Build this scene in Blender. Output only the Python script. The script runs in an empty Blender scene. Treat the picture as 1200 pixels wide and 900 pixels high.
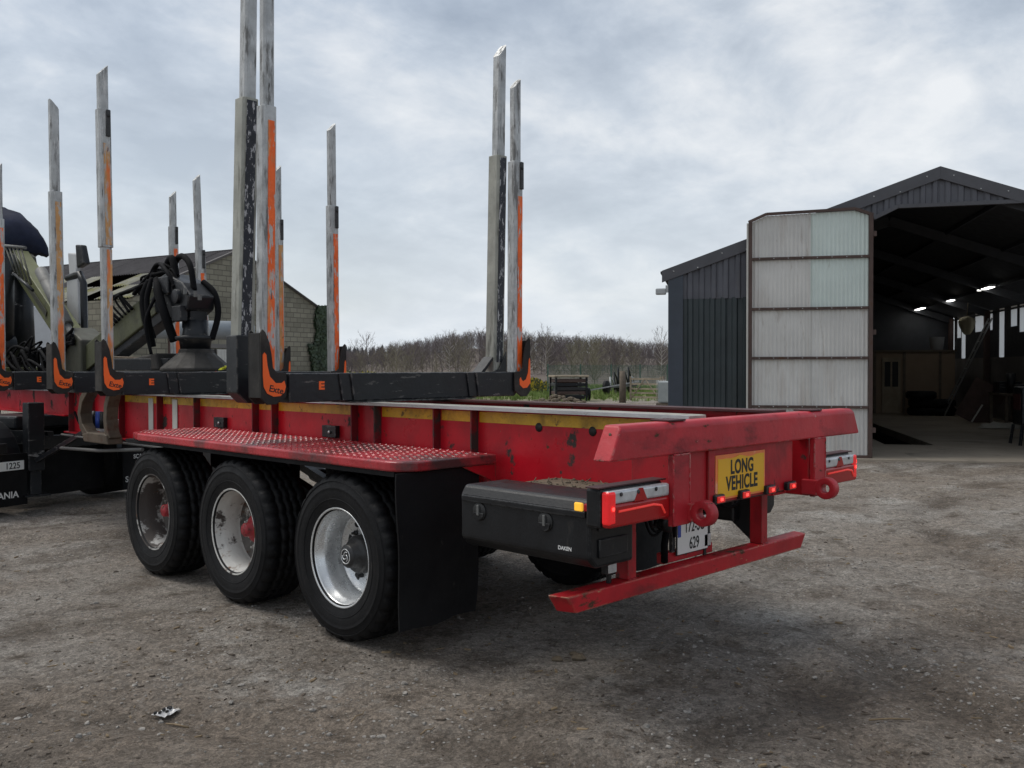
import bpy, bmesh, math, random
import numpy as np
from mathutils import Vector, Matrix, noise as mnoise
PI = math.pi
random.seed(7); RNG = np.random.default_rng(7)
S = bpy.context.scene
COL = S.collection

# ------------------------------------------------------------------ camera, world, sun, exposure
cam_d = bpy.data.cameras.new('camera'); cam = bpy.data.objects.new('camera', cam_d); COL.objects.link(cam)
cam.location = (-4.5405, -2.5855, 1.6994)
cam.rotation_mode = 'XYZ'
_yaw, _pitch, _roll = 0.7937, -0.0174, -0.0016
cam.matrix_world = (Matrix.Translation(cam.location) @ Matrix.Rotation(-_yaw, 4, 'Z') @
                    Matrix.Rotation(PI/2 + _pitch, 4, 'X') @ Matrix.Rotation(_roll, 4, 'Z'))
cam_d.sensor_width = 36; cam_d.lens = 36*1084.4/1200; cam_d.clip_start = .05; cam_d.clip_end = 5000
S.camera = cam
SUN_EL, SUN_AZ = math.radians(58), math.radians(-25)     # azimuth clockwise from +Y
w = bpy.data.worlds.new('World'); S.world = w; w.use_nodes = True

def build_world():
    nt = w.node_tree; N = nt.nodes; L = nt.links; N.clear()
    out = N.new('ShaderNodeOutputWorld'); bg = N.new('ShaderNodeBackground')
    bg.inputs['Strength'].default_value = 0.1
    L.new(bg.outputs[0], out.inputs[0])
    sky = N.new('ShaderNodeTexSky'); sky.sky_type = 'NISHITA'; sky.sun_disc = False
    sky.sun_elevation = SUN_EL; sky.sun_rotation = SUN_AZ; sky.air_density = 1.2; sky.dust_density = 2.0
    tc = N.new('ShaderNodeTexCoord'); sp = N.new('ShaderNodeSeparateXYZ'); L.new(tc.outputs['Generated'], sp.inputs[0])
    def m(op, a, b=None, c=None):
        n = N.new('ShaderNodeMath'); n.operation = op
        for i, v in enumerate((a, b, c)):
            if v is None: continue
            if isinstance(v, (int, float)): n.inputs[i].default_value = v
            else: L.new(v, n.inputs[i])
        return n.outputs[0]
    zc = m('MAXIMUM', sp.outputs[2], 0.0)
    den = m('ADD', zc, 0.34)
    cb = N.new('ShaderNodeCombineXYZ')
    L.new(m('DIVIDE', sp.outputs[0], den), cb.inputs[0]); L.new(m('DIVIDE', sp.outputs[1], den), cb.inputs[1])
    cb.inputs[2].default_value = 0.0
    def noise(scale, det, rough, dist, off):
        mp = N.new('ShaderNodeMapping'); L.new(cb.outputs[0], mp.inputs[0]); mp.inputs['Location'].default_value = off
        n = N.new('ShaderNodeTexNoise'); n.inputs['Scale'].default_value = scale; n.inputs['Detail'].default_value = det
        n.inputs['Roughness'].default_value = rough; n.inputs['Distortion'].default_value = dist
        L.new(mp.outputs[0], n.inputs['Vector']); return n.outputs['Fac']
    def ramp(v, stops):
        r = N.new('ShaderNodeValToRGB'); L.new(v, r.inputs[0]); e = r.color_ramp.elements
        while len(e) < len(stops): e.new(.5)
        for i, (p, c) in enumerate(stops):
            e[i].position = p; e[i].color = (*c, 1)
        return r.outputs[0]
    def mix(f, a, b):
        n = N.new('ShaderNodeMix'); n.data_type = 'RGBA'
        for s, v in ((n.inputs[0], f), (n.inputs[6], a), (n.inputs[7], b)):
            if isinstance(v, (int, float)): s.default_value = v
            elif isinstance(v, tuple): s.default_value = (*v, 1)
            else: L.new(v, s)
        return n.outputs[2]
    big = noise(0.85, 4, .50, .2, (2.2, 3.1, .4))
    mid = noise(2.3, 8, .58, .25, (3.1, 1.7, .4))
    fine = noise(6.5, 9, .6, .3, (7.2, -2.6, 1.0))
    mixn = m('MULTIPLY_ADD', big, .42, m('MULTIPLY_ADD', mid, .42, m('MULTIPLY', fine, .16)))
    K = 10.0
    def k(c): return tuple(x*K for x in c)
    cl = ramp(mixn, [(.41, (.22, .275, .36)), (.46, (.33, .39, .475)), (.495, (.445, .505, .585)), (.53, (.60, .64, .69)), (.575, (.78, .795, .81))])
    n = N.new('ShaderNodeMix'); n.data_type = 'RGBA'; n.blend_type = 'MULTIPLY'; n.inputs[0].default_value = 1
    L.new(cl, n.inputs[6]); n.inputs[7].default_value = (K*.83, K*.83, K*.84, 1)
    clouds = n.outputs[2]
    # cloud layer seen edge-on near the horizon is one pale veil
    veil = m('POWER', m('SUBTRACT', 1.0, m('MINIMUM', m('MULTIPLY', zc, 1.75), 1.0)), 1.35)
    clouds = mix(m('MULTIPLY', veil, .85), clouds, k((.60, .64, .675)))
    cover = m('MINIMUM', m('MULTIPLY_ADD', big, 1.0, .45), 1.0)
    L.new(mix(cover, sky.outputs[0], clouds), bg.inputs['Color'])
build_world()
sd = bpy.data.lights.new('sun', 'SUN'); sd.energy = 1.5; sd.angle = math.radians(32); sd.color = (1, .96, .9)
sun = bpy.data.objects.new('sun', sd); COL.objects.link(sun)
_sv = Vector((math.sin(SUN_AZ)*math.cos(SUN_EL), math.cos(SUN_AZ)*math.cos(SUN_EL), math.sin(SUN_EL)))
sun.rotation_euler = _sv.to_track_quat('Z', 'Y').to_euler(); sun.location = _sv*60
S.view_settings.view_transform = 'Standard'; S.view_settings.look = 'None'
S.view_settings.exposure = 0.42; S.view_settings.gamma = 1.0
S.render.engine = 'CYCLES'

# ------------------------------------------------------------------ materials
def mat(name, col, rough=.6, metal=0., var=.12, vscale=3., layers=(), bump=0., bscale=40., coords='Object', spec=.5, emit=None, rvar=.1, stretch=None, edge=None):
    """layers: (colour, scale, threshold, softness, roughness) patches of dirt, rust, chips on top of the base colour"""
    mt = bpy.data.materials.new(name); mt.use_nodes = True
    nt = mt.node_tree; N = nt.nodes; L = nt.links; b = N['Principled BSDF']
    b.inputs['Metallic'].default_value = metal; b.inputs['Specular IOR Level'].default_value = spec
    tc = N.new('ShaderNodeTexCoord'); oi = N.new('ShaderNodeObjectInfo')
    va = N.new('ShaderNodeVectorMath'); va.operation = 'MULTIPLY_ADD'
    va.inputs[0].default_value = (1, 1, 1)
    L.new(oi.outputs['Random'], va.inputs[0]); va.inputs[1].default_value = (37, 23, 51); L.new(tc.outputs[coords], va.inputs[2])
    P = va.outputs[0]
    PS = P
    if stretch:
        mp = N.new('ShaderNodeMapping'); mp.inputs['Scale'].default_value = stretch; L.new(P, mp.inputs[0]); PS = mp.outputs[0]
    def noise(sc, det=6, rough=.6, vec=None):
        n = N.new('ShaderNodeTexNoise'); n.inputs['Scale'].default_value = sc; n.inputs['Detail'].default_value = det
        n.inputs['Roughness'].default_value = rough; L.new(vec or P, n.inputs['Vector']); return n.outputs['Fac']
    def mrange(v, a, c, d, e):
        n = N.new('ShaderNodeMapRange'); L.new(v, n.inputs[0])
        for i, x in enumerate((a, c, d, e)): n.inputs[i+1].default_value = x
        return n.outputs[0]
    base = N.new('ShaderNodeMix'); base.data_type = 'RGBA'
    L.new(mrange(noise(vscale), .3, .7, 0, 1), base.inputs[0])
    base.inputs[6].default_value = (*[max(0, c*(1-var)) for c in col], 1)
    base.inputs[7].default_value = (*[min(1, c*(1+var)) for c in col], 1)
    cur = base.outputs[2]
    rg = mrange(noise(vscale*2.3), .3, .7, max(.02, rough-rvar), min(1, rough+rvar))
    mt_metal = None
    for (lc, sc, th, soft, lr) in layers:
        f = mrange(noise(sc, 8, .65, PS), th, th+soft, 0, 1)
        mx = N.new('ShaderNodeMix'); mx.data_type = 'RGBA'; L.new(f, mx.inputs[0]); L.new(cur, mx.inputs[6]); mx.inputs[7].default_value = (*lc, 1); cur = mx.outputs[2]
        mr = N.new('ShaderNodeMix'); mr.data_type = 'FLOAT'; L.new(f, mr.inputs[0]); L.new(rg, mr.inputs[2]); mr.inputs[3].default_value = lr; rg = mr.outputs[0]
        if metal > 0:
            mm = N.new('ShaderNodeMix'); mm.data_type = 'FLOAT'; L.new(f, mm.inputs[0])
            if mt_metal is None: mm.inputs[2].default_value = metal
            else: L.new(mt_metal, mm.inputs[2])
            mm.inputs[3].default_value = 0; mt_metal = mm.outputs[0]
    if edge:      # paint knocked off along the corners: (colour, radius, amount)
        bv = N.new('ShaderNodeBevel'); bv.samples = 4; bv.inputs['Radius'].default_value = edge[1]; ge = N.new('ShaderNodeNewGeometry')
        dt = N.new('ShaderNodeVectorMath'); dt.operation = 'DOT_PRODUCT'; L.new(bv.outputs[0], dt.inputs[0]); L.new(ge.outputs['Normal'], dt.inputs[1])
        f1 = mrange(dt.outputs['Value'], .985, .90, 0, 1); f2 = mrange(noise(16., 8, .7), .62-edge[2], .66-edge[2], 0, 1)
        mu = N.new('ShaderNodeMath'); mu.operation = 'MULTIPLY'; L.new(f1, mu.inputs[0]); L.new(f2, mu.inputs[1])
        mx = N.new('ShaderNodeMix'); mx.data_type = 'RGBA'; L.new(mu.outputs[0], mx.inputs[0]); L.new(cur, mx.inputs[6]); mx.inputs[7].default_value = (*edge[0], 1); cur = mx.outputs[2]
    if mt_metal is not None: L.new(mt_metal, b.inputs['Metallic'])
    L.new(cur, b.inputs['Base Color']); L.new(rg, b.inputs['Roughness'])
    if bump:
        bp = N.new('ShaderNodeBump'); bp.inputs['Strength'].default_value = bump; bp.inputs['Distance'].default_value = .01
        L.new(noise(bscale, 5, .6), bp.inputs['Height']); L.new(bp.outputs[0], b.inputs['Normal'])
    if emit:
        b.inputs['Emission Color'].default_value = (*emit[0], 1); b.inputs['Emission Strength'].default_value = emit[1]
    return mt
RUST = (.075, .035, .018); GRIME = (.035, .03, .026); DUST = (.19, .165, .14)
M = {}
M['red'] = mat('red_paint', (.40, .009, .017), .42, spec=.38, var=.22, vscale=2.2, layers=((DUST, 1.5, .63, .6, .8), ((.18, .009, .013), 4., .51, .2, .5), (GRIME, 6., .62, .03, .7), (RUST, 15., .65, .03, .8)), bump=.18, bscale=18, stretch=(1, 1, .6), edge=((.12, .06, .045), .012, .16))
M['red_bumper'] = mat('scraped_red_paint', (.44, .010, .018), .42, spec=.38, var=.25, vscale=3, layers=((DUST, 2.5, .60, .5, .8), ((.16, .010, .012), 5., .50, .2, .5), (RUST, 7., .585, .04, .8), ((.48, .34, .18), 16., .655, .02, .7)), bump=.2, bscale=20, stretch=(.45, 1, 1), edge=((.40, .26, .17), .014, .16))
M['red_side'] = mat('red_paint_chipped', (.47, .008, .018), .34, spec=.35, var=.2, vscale=1.6, layers=(((.26, .012, .018), 2.3, .5, .25, .5), (DUST, 5., .68, .5, .7), (GRIME, 3.6, .60, .03, .7), (RUST, 12., .64, .03, .8), ((.45, .30, .22), 24., .70, .02, .8)), bump=.16, bscale=20, stretch=(1, 1, .8))
M['red_pale'] = mat('red_paint_faded', (.43, .022, .031), .45, spec=.35, var=.22, vscale=2.5, layers=(((.30, .10, .10), 2.4, .62, .4, .7), ((.20, .012, .018), 5., .53, .15, .5), (RUST, 10., .63, .03, .8), (GRIME, 4., .61, .15, .8), ((.5, .3, .26), 26., .69, .02, .7)), bump=.2, bscale=20, stretch=(.5, 1, 1), edge=((.42, .22, .19), .012, .10))
M['red_deck'] = mat('red_paint_worn_tread', (.40, .028, .036), .26, var=.35, vscale=3., layers=(((.07, .03, .03), 2.2, .48, .14, .32), ((.25, .16, .14), 9., .66, .12, .5)), bump=.2, bscale=40)
M['rib_red_shaded'] = mat('shaded_grimy_red_rib', (.16, .008, .013), .5, var=.3, vscale=4, layers=((GRIME, 6., .50, .1, .7),), bump=.2)  # red darkened to paint the shade on rib faces, grime patches over it
M['black'] = mat('black_paint', (.010, .0115, .014), .42, spec=.35, var=.4, vscale=2.5, layers=((DUST, 2.8, .64, .4, .85), ((.20, .20, .20), 7., .645, .02, .6), ((.10, .095, .09), 14., .62, .05, .7)), bump=.2, bscale=25, stretch=(.35, 1, 1.6), edge=((.16, .15, .14), .012, .12))
M['blackbrown'] = mat('black_paint_muddy', (.022, .020, .018), .65, spec=.3, var=.4, vscale=4., layers=((DUST, 3., .52, .6, .9),), bump=.25, bscale=40)
M['plastic'] = mat('black_plastic', (.008, .0085, .010), .40, spec=.35, var=.3, vscale=4, layers=((DUST, 5., .63, .6, .8), ((.05, .048, .045), 16., .66, .1, .8)), bump=.10, bscale=60, stretch=(1, 1, .35), edge=((.06, .06, .06), .015, .15))
M['rubber'] = mat('tyre_rubber', (.007, .007, .0078), .62, spec=.22, var=.4, vscale=5, layers=((DUST, 3.5, .66, .9, .9), ((.03, .028, .026), 18., .60, .2, .8)), bump=.25, bscale=60)
M['flap'] = mat('rubber_flap', (.006, .006, .0068), .7, spec=.2, var=.3, layers=((DUST, 2.5, .66, .8, .9), ((.04, .036, .032), 20., .64, .1, .9)), bump=.2, stretch=(1, 1, .4))
M['alu'] = mat('worn_aluminium', (.40, .405, .40), .46, .6, var=.25, vscale=7, layers=(((.16, .16, .155), 22., .53, .10, .7), ((.56, .56, .55), 30., .58, .06, .4), ((.09, .09, .085), 12., .64, .04, .7)), bump=.3, bscale=60, stretch=(1, 1, .16))
M['alu_dirty'] = mat('mossy_aluminium', (.33, .33, .29), .6, .3, var=.25, vscale=4, layers=(((.12, .12, .10), 18., .54, .15, .8), ((.5, .5, .48), 26., .62, .06, .5)), bump=.25, bscale=50, stretch=(1, 1, .14))
M['orange'] = mat('worn_orange_paint', (.85, .13, .015), .55, var=.2, vscale=8, layers=(((.45, .44, .42), 26., .53, .05, .5), ((.60, .33, .12), 9., .56, .15, .6), ((.13, .10, .09), 30., .64, .03, .6)), bump=.25, bscale=60, stretch=(1, 1, .22))
M['orange_old'] = mat('faded_orange_paint', (.55, .29, .11), .6, var=.25, vscale=6, layers=(((.44, .43, .41), 26., .52, .06, .5), ((.75, .17, .03), 5., .52, .08, .5), ((.14, .04, .03), 30., .65, .03, .6)), bump=.25, bscale=60, stretch=(1, 1, .22))
M['stripe_black'] = mat('scuffed_black_strip', (.014, .016, .024), .55, var=.3, layers=(((.42, .42, .43), 34., .56, .04, .5), ((.5, .5, .5), 70., .62, .03, .5)), bump=.25, bscale=60, stretch=(1, 1, .3))
M['decal'] = mat('orange_decal', (.92, .13, .01), .5, var=.06, layers=((GRIME, 8., .69, .04, .7),))
M['ink'] = mat('black_print', (.012, .012, .012), .6, var=.1)
M['white'] = mat('white_print', (.72, .72, .70), .5, var=.08, layers=((GRIME, 9., .68, .05, .7),))
M['steel_edge'] = mat('polished_steel_edge', (.52, .52, .53), .35, .8, var=.2, layers=(((.14, .10, .08), 6., .62, .1, .7),), bump=.1)
M['dust_deck'] = mat('dusty_galvanised_deck', (.33, .315, .28), .8, .0, var=.3, vscale=7, layers=(((.14, .11, .08), 5., .56, .12, .9),), bump=.5, bscale=50)
M['dark_red'] = mat('dark_oxide_red', (.05, .010, .011), .6, var=.3, layers=((RUST, 4., .55, .2, .8),), bump=.2)
M['yellow'] = mat('yellow_reflective_tape', (.55, .32, .015), .4, var=.25, vscale=9, layers=(((.16, .09, .025), 5., .54, .2, .7), ((.07, .05, .03), 14., .6, .08, .7)), bump=.25, bscale=80)
M['sign_yellow'] = mat('yellow_sign', (.80, .43, .015), .4, var=.05, layers=(((.35, .2, .05), 9., .68, .06, .6),))
M['sign_border'] = mat('orange_sign_border', (.85, .22, .06), .4, var=.1, layers=(((.8, .6, .45), 6., .55, .2, .5),))
M['rim_silver'] = mat('silver_rim', (.72, .73, .73), .30, .6, var=.08, vscale=8, layers=(((.12, .11, .10), 8., .66, .06, .8),), bump=.06)
M['rim_rusty'] = mat('rusty_white_rim', (.52, .51, .48), .55, .0, var=.15, vscale=4, layers=(((.15, .065, .025), 3.6, .51, .06, .85), ((.05, .04, .035), 7., .60, .06, .85)), bump=.3)
M['rim_dirty'] = mat('grimy_rim', (.42, .41, .39), .55, .0, var=.25, vscale=5, layers=(((.06, .05, .045), 5., .47, .06, .85), ((.14, .07, .035), 9., .6, .05, .85)), bump=.35)
M['disc_shaded'] = mat('shaded_wheel_disc', (.10, .09, .08), .75, var=.4, vscale=8, layers=(((.34, .32, .29), 7., .56, .05, .7), (RUST, 10., .58, .06, .85)), bump=.4)  # dark base paints the shade inside the rim; pale patches and rust on top
M['hub_red'] = mat('red_hub', (.36, .02, .03), .45, var=.25, vscale=9, layers=((GRIME, 14., .53, .12, .7), (RUST, 30., .6, .05, .8)), bump=.3)
M['hub_black'] = mat('black_hub', (.02, .02, .021), .45, var=.3, vscale=9, layers=((DUST, 10., .62, .2, .8),), bump=.2)
M['lens_red'] = mat('red_lens', (.36, .008, .010), .18, var=.05, rvar=.04)
M['lens_glow'] = mat('lit_red_lamp', (.8, .02, .02), .3, var=.02, emit=((1, .06, .05), 1.6))
M['lens_clear'] = mat('clear_lens', (.55, .56, .57), .2, .3, var=.2, vscale=20, rvar=.05)
M['lamp_guide'] = mat('lit_light_guide', (.7, .03, .03), .3, var=.02, emit=((1, .07, .05), .22))
M['lens_side'] = mat('lit_side_lens', (.75, .015, .02), .25, var=.05, emit=((1, .03, .03), .16))
M['lens_amber'] = mat('lit_amber_lamp', (.85, .40, .02), .3, var=.02, emit=((1, .55, .06), .45))
M['lamp_dim'] = mat('red_marker_lens', (.55, .02, .02), .25, var=.05, emit=((1, .05, .04), .18))
M['plate_white'] = mat('number_plate_white', (.70, .72, .70), .4, var=.04, layers=((DUST, 5., .66, .25, .7),))
M['plate_blue'] = mat('number_plate_blue', (.03, .07, .35), .4)
M['olive'] = mat('olive_green_paint', (.125, .132, .052), .5, var=.18, vscale=3, layers=(((.07, .07, .045), 4.5, .56, .15, .7), (RUST, 10., .68, .04, .8)), bump=.15)
M['olive_worn'] = mat('worn_olive_paint', (.075, .08, .038), .55, var=.25, vscale=5, layers=(((.05, .05, .035), 4.5, .52, .15, .7),), bump=.2)
M['dark_olive'] = mat('dirty_olive_paint', (.055, .055, .036), .6, var=.3, vscale=3, layers=((GRIME, 3., .5, .2, .75),), bump=.2)
M['hose'] = mat('hydraulic_hose', (.006, .006, .007), .8, spec=.1, var=.3)
M['chrome'] = mat('hydraulic_rod', (.13, .13, .125), .6, .2, var=.15, layers=((GRIME, 4., .6, .15, .7),))
M['navy'] = mat('navy_tarpaulin', (.012, .016, .034), .8, spec=.2, var=.4, vscale=3, bump=.9, bscale=5)
M['grey_panel'] = mat('pale_grey_panel', (.52, .53, .54), .5, var=.08, layers=((DUST, 3, .62, .3, .8),))
M['tongue'] = mat('worn_grapple_steel', (.10, .075, .05), .6, .2, var=.35, vscale=5, layers=((RUST, 6., .58, .1, .8),), bump=.3)
M['hivis'] = mat('yellow_strap', (.62, .62, .03), .6, var=.2)
M['dirt'] = mat('caked_dirt', (.12, .095, .065), .95, var=.4, vscale=14, bump=.8, bscale=50)
M['cladding_brown'] = mat('purple_brown_cladding', (.078, .080, .094), .5, var=.2, vscale=1.5, layers=((DUST, 3., .62, .6, .8),), bump=.05, stretch=(1, 1, .3))
M['cladding_green'] = mat('dark_green_cladding', (.024, .034, .037), .48, var=.25, vscale=1.2, layers=(((.06, .06, .055), 3., .58, .4, .8),), bump=.05, stretch=(1, 1, .25))
M['flashing'] = mat('dark_flashing', (.064, .064, .072), .5, var=.12, layers=((DUST, 3., .7, .3, .8),))
M['corner_blue'] = mat('blue_black_corner_trim', (.036, .046, .062), .45, var=.15, layers=((DUST, 3., .7, .3, .8),))
M['sheet_grey'] = mat('pale_grey_corrugated', (.58, .57, .54), .6, var=.10, vscale=1.2, layers=(((.46, .42, .38), 1.6, .54, .25, .8), ((.36, .32, .28), 6., .60, .15, .8), ((.2, .15, .11), 9., .68, .05, .8)), stretch=(1.6, 1, .25))
M['sheet_mint'] = mat('mint_corrugated', (.57, .64, .60), .55, var=.08, vscale=1.2, layers=(((.50, .52, .48), 1.6, .55, .25, .8), ((.3, .29, .25), 6., .63, .15, .8)), stretch=(1.6, 1, .25))
M['rust_frame'] = mat('rusty_brown_steel', (.070, .042, .034), .7, var=.25, vscale=3, layers=((RUST, 5., .6, .1, .85),), bump=.1)
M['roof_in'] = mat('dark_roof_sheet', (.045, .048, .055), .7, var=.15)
M['concrete'] = mat('dirty_concrete', (.30, .255, .20), .85, var=.2, vscale=.8, layers=(((.10, .085, .07), .9, .56, .2, .85), ((.06, .05, .045), 2.5, .66, .1, .7)), bump=.3, bscale=12)
M['block_in'] = mat('inner_block', (.16, .15, .14), .9, var=.2, vscale=1, bump=.2)
M['ply'] = mat('plywood_board', (.27, .20, .14), .75, var=.12, vscale=1.2)
M['timber'] = mat('weathered_timber', (.30, .25, .18), .85, var=.25, vscale=4, bump=.3)
M['timber_dark'] = mat('old_post_timber', (.13, .105, .08), .9, var=.25, vscale=6, bump=.4)
M['lamp_white'] = mat('lit_ceiling_lamp', (.8, .8, .8), .4, emit=((1, .98, .92), 5.0))
M['sack'] = mat('cream_sack', (.45, .40, .27), .8, var=.15, bump=.3, bscale=8)
M['sheet_plastic'] = mat('crumpled_plastic_sheet', (.30, .29, .26), .5, var=.2, bump=.3, bscale=10)
M['asb_dark'] = mat('old_dark_roof_sheet', (.055, .05, .052), .9, var=.2, vscale=.8, layers=(((.12, .12, .08), 1.2, .63, .1, .9),))
M['asb_pale'] = mat('mossy_pale_roof_sheet', (.28, .27, .22), .9, var=.25, vscale=.9, layers=(((.20, .19, .07), .8, .50, .1, .9), ((.08, .075, .06), 1.7, .6, .1, .9)))
M['tank'] = mat('grey_tank_paint', (.24, .265, .285), .5, .1, var=.1, layers=((RUST, 2.5, .68, .08, .8),))
M['white_board'] = mat('old_white_boards', (.55, .54, .50), .7, var=.12, layers=(((.25, .22, .18), 2., .62, .2, .85),))
M['mesh_green'] = mat('green_fence_wire', (.03, .085, .065), .5, var=.1)
M['zinc'] = mat('galvanised_wire', (.36, .37, .37), .5, .5, var=.1)
M['ibc'] = mat('ibc_bottle', (.30, .33, .33), .5, var=.1)
M['stone'] = mat('gravel_stone', (.25, .232, .208), .9, var=.6, vscale=45, bump=.2, bscale=80)
M['twig'] = mat('dry_twig', (.19, .14, .085), .9, var=.3, vscale=20)
M['clod'] = mat('soil_clod', (.085, .066, .05), .95, var=.4, vscale=30)
M['foil'] = mat('crumpled_foil', (.55, .55, .55), .4, .3, var=.3, vscale=40, bump=.4, bscale=60)
M['bark'] = mat('bare_twigs', (.140, .116, .115), .95, var=.35, vscale=.06)
M['bark_green'] = mat('budding_twigs', (.18, .16, .115), .95, var=.3, vscale=.05)
M['bark_pale'] = mat('birch_bark', (.38, .35, .32), .9, var=.3, vscale=.5)
M['conifer'] = mat('haze_tinted_conifer', (.045, .062, .066), .95, var=.2, vscale=.02)  # blue-green tint stands in for haze over the distance
M['gorse'] = mat('gorse_green', (.08, .09, .035), .9, var=.3, vscale=2)
M['gorse_flower'] = mat('gorse_flower', (.48, .38, .03), .9, var=.2)
M['ivy'] = mat('ivy_leaf', (.030, .050, .022), .6, var=.4, vscale=3)
M['grass'] = mat('field_grass', (.145, .205, .050), .9, var=.35, vscale=.6)
M['tractor_black'] = M['plastic']

def translucent(name, col):
    mt = bpy.data.materials.new(name); mt.use_nodes = True; nt = mt.node_tree; N = nt.nodes; N.clear()
    o = N.new('ShaderNodeOutputMaterial'); a = N.new('ShaderNodeBsdfTranslucent'); b = N.new('ShaderNodeBsdfDiffuse'); m = N.new('ShaderNodeMixShader')
    a.inputs[0].default_value = (*col, 1); b.inputs[0].default_value = (*col, 1); m.inputs[0].default_value = .25
    nt.links.new(a.outputs[0], m.inputs[1]); nt.links.new(b.outputs[0], m.inputs[2]); nt.links.new(m.outputs[0], o.inputs[0]); return mt
M['skylight'] = translucent('translucent_sheet', (.92, .93, .92))

def block_mat():
    mt = bpy.data.materials.new('concrete_block_wall'); mt.use_nodes = True; nt = mt.node_tree; N = nt.nodes; L = nt.links; b = N['Principled BSDF']
    tc = N.new('ShaderNodeTexCoord'); sp = N.new('ShaderNodeSeparateXYZ'); L.new(tc.outputs['Object'], sp.inputs[0])
    ad = N.new('ShaderNodeMath'); ad.operation = 'ADD'; L.new(sp.outputs[0], ad.inputs[0]); L.new(sp.outputs[1], ad.inputs[1])
    cb = N.new('ShaderNodeCombineXYZ'); L.new(ad.outputs[0], cb.inputs[0]); L.new(sp.outputs[2], cb.inputs[1])
    br = N.new('ShaderNodeTexBrick'); L.new(cb.outputs[0], br.inputs['Vector']); br.inputs['Scale'].default_value = 1
    br.inputs['Brick Width'].default_value = .45; br.inputs['Row Height'].default_value = .225; br.inputs['Mortar Size'].default_value = .018
    br.inputs['Color1'].default_value = (.30, .28, .215, 1); br.inputs['Color2'].default_value = (.21, .195, .15, 1); br.inputs['Mortar'].default_value = (.135, .125, .10, 1)
    n = N.new('ShaderNodeTexNoise'); n.inputs['Scale'].default_value = .5; n.inputs['Detail'].default_value = 8; L.new(tc.outputs['Object'], n.inputs['Vector'])
    mr = N.new('ShaderNodeMapRange'); L.new(n.outputs['Fac'], mr.inputs[0])
    for i, v in enumerate((.4, .7, 0, .55)): mr.inputs[i+1].default_value = v
    mx = N.new('ShaderNodeMix'); mx.data_type = 'RGBA'; L.new(mr.outputs[0], mx.inputs[0]); L.new(br.outputs['Color'], mx.inputs[6]); mx.inputs[7].default_value = (.11, .105, .08, 1)
    L.new(mx.outputs[2], b.inputs['Base Color']); b.inputs['Roughness'].default_value = .95
    bp = N.new('ShaderNodeBump'); bp.inputs['Strength'].default_value = .6; bp.inputs['Distance'].default_value = .02; bp.invert = True
    L.new(br.outputs['Fac'], bp.inputs['Height']); L.new(bp.outputs[0], b.inputs['Normal'])
    return mt
M['block'] = block_mat()

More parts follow.
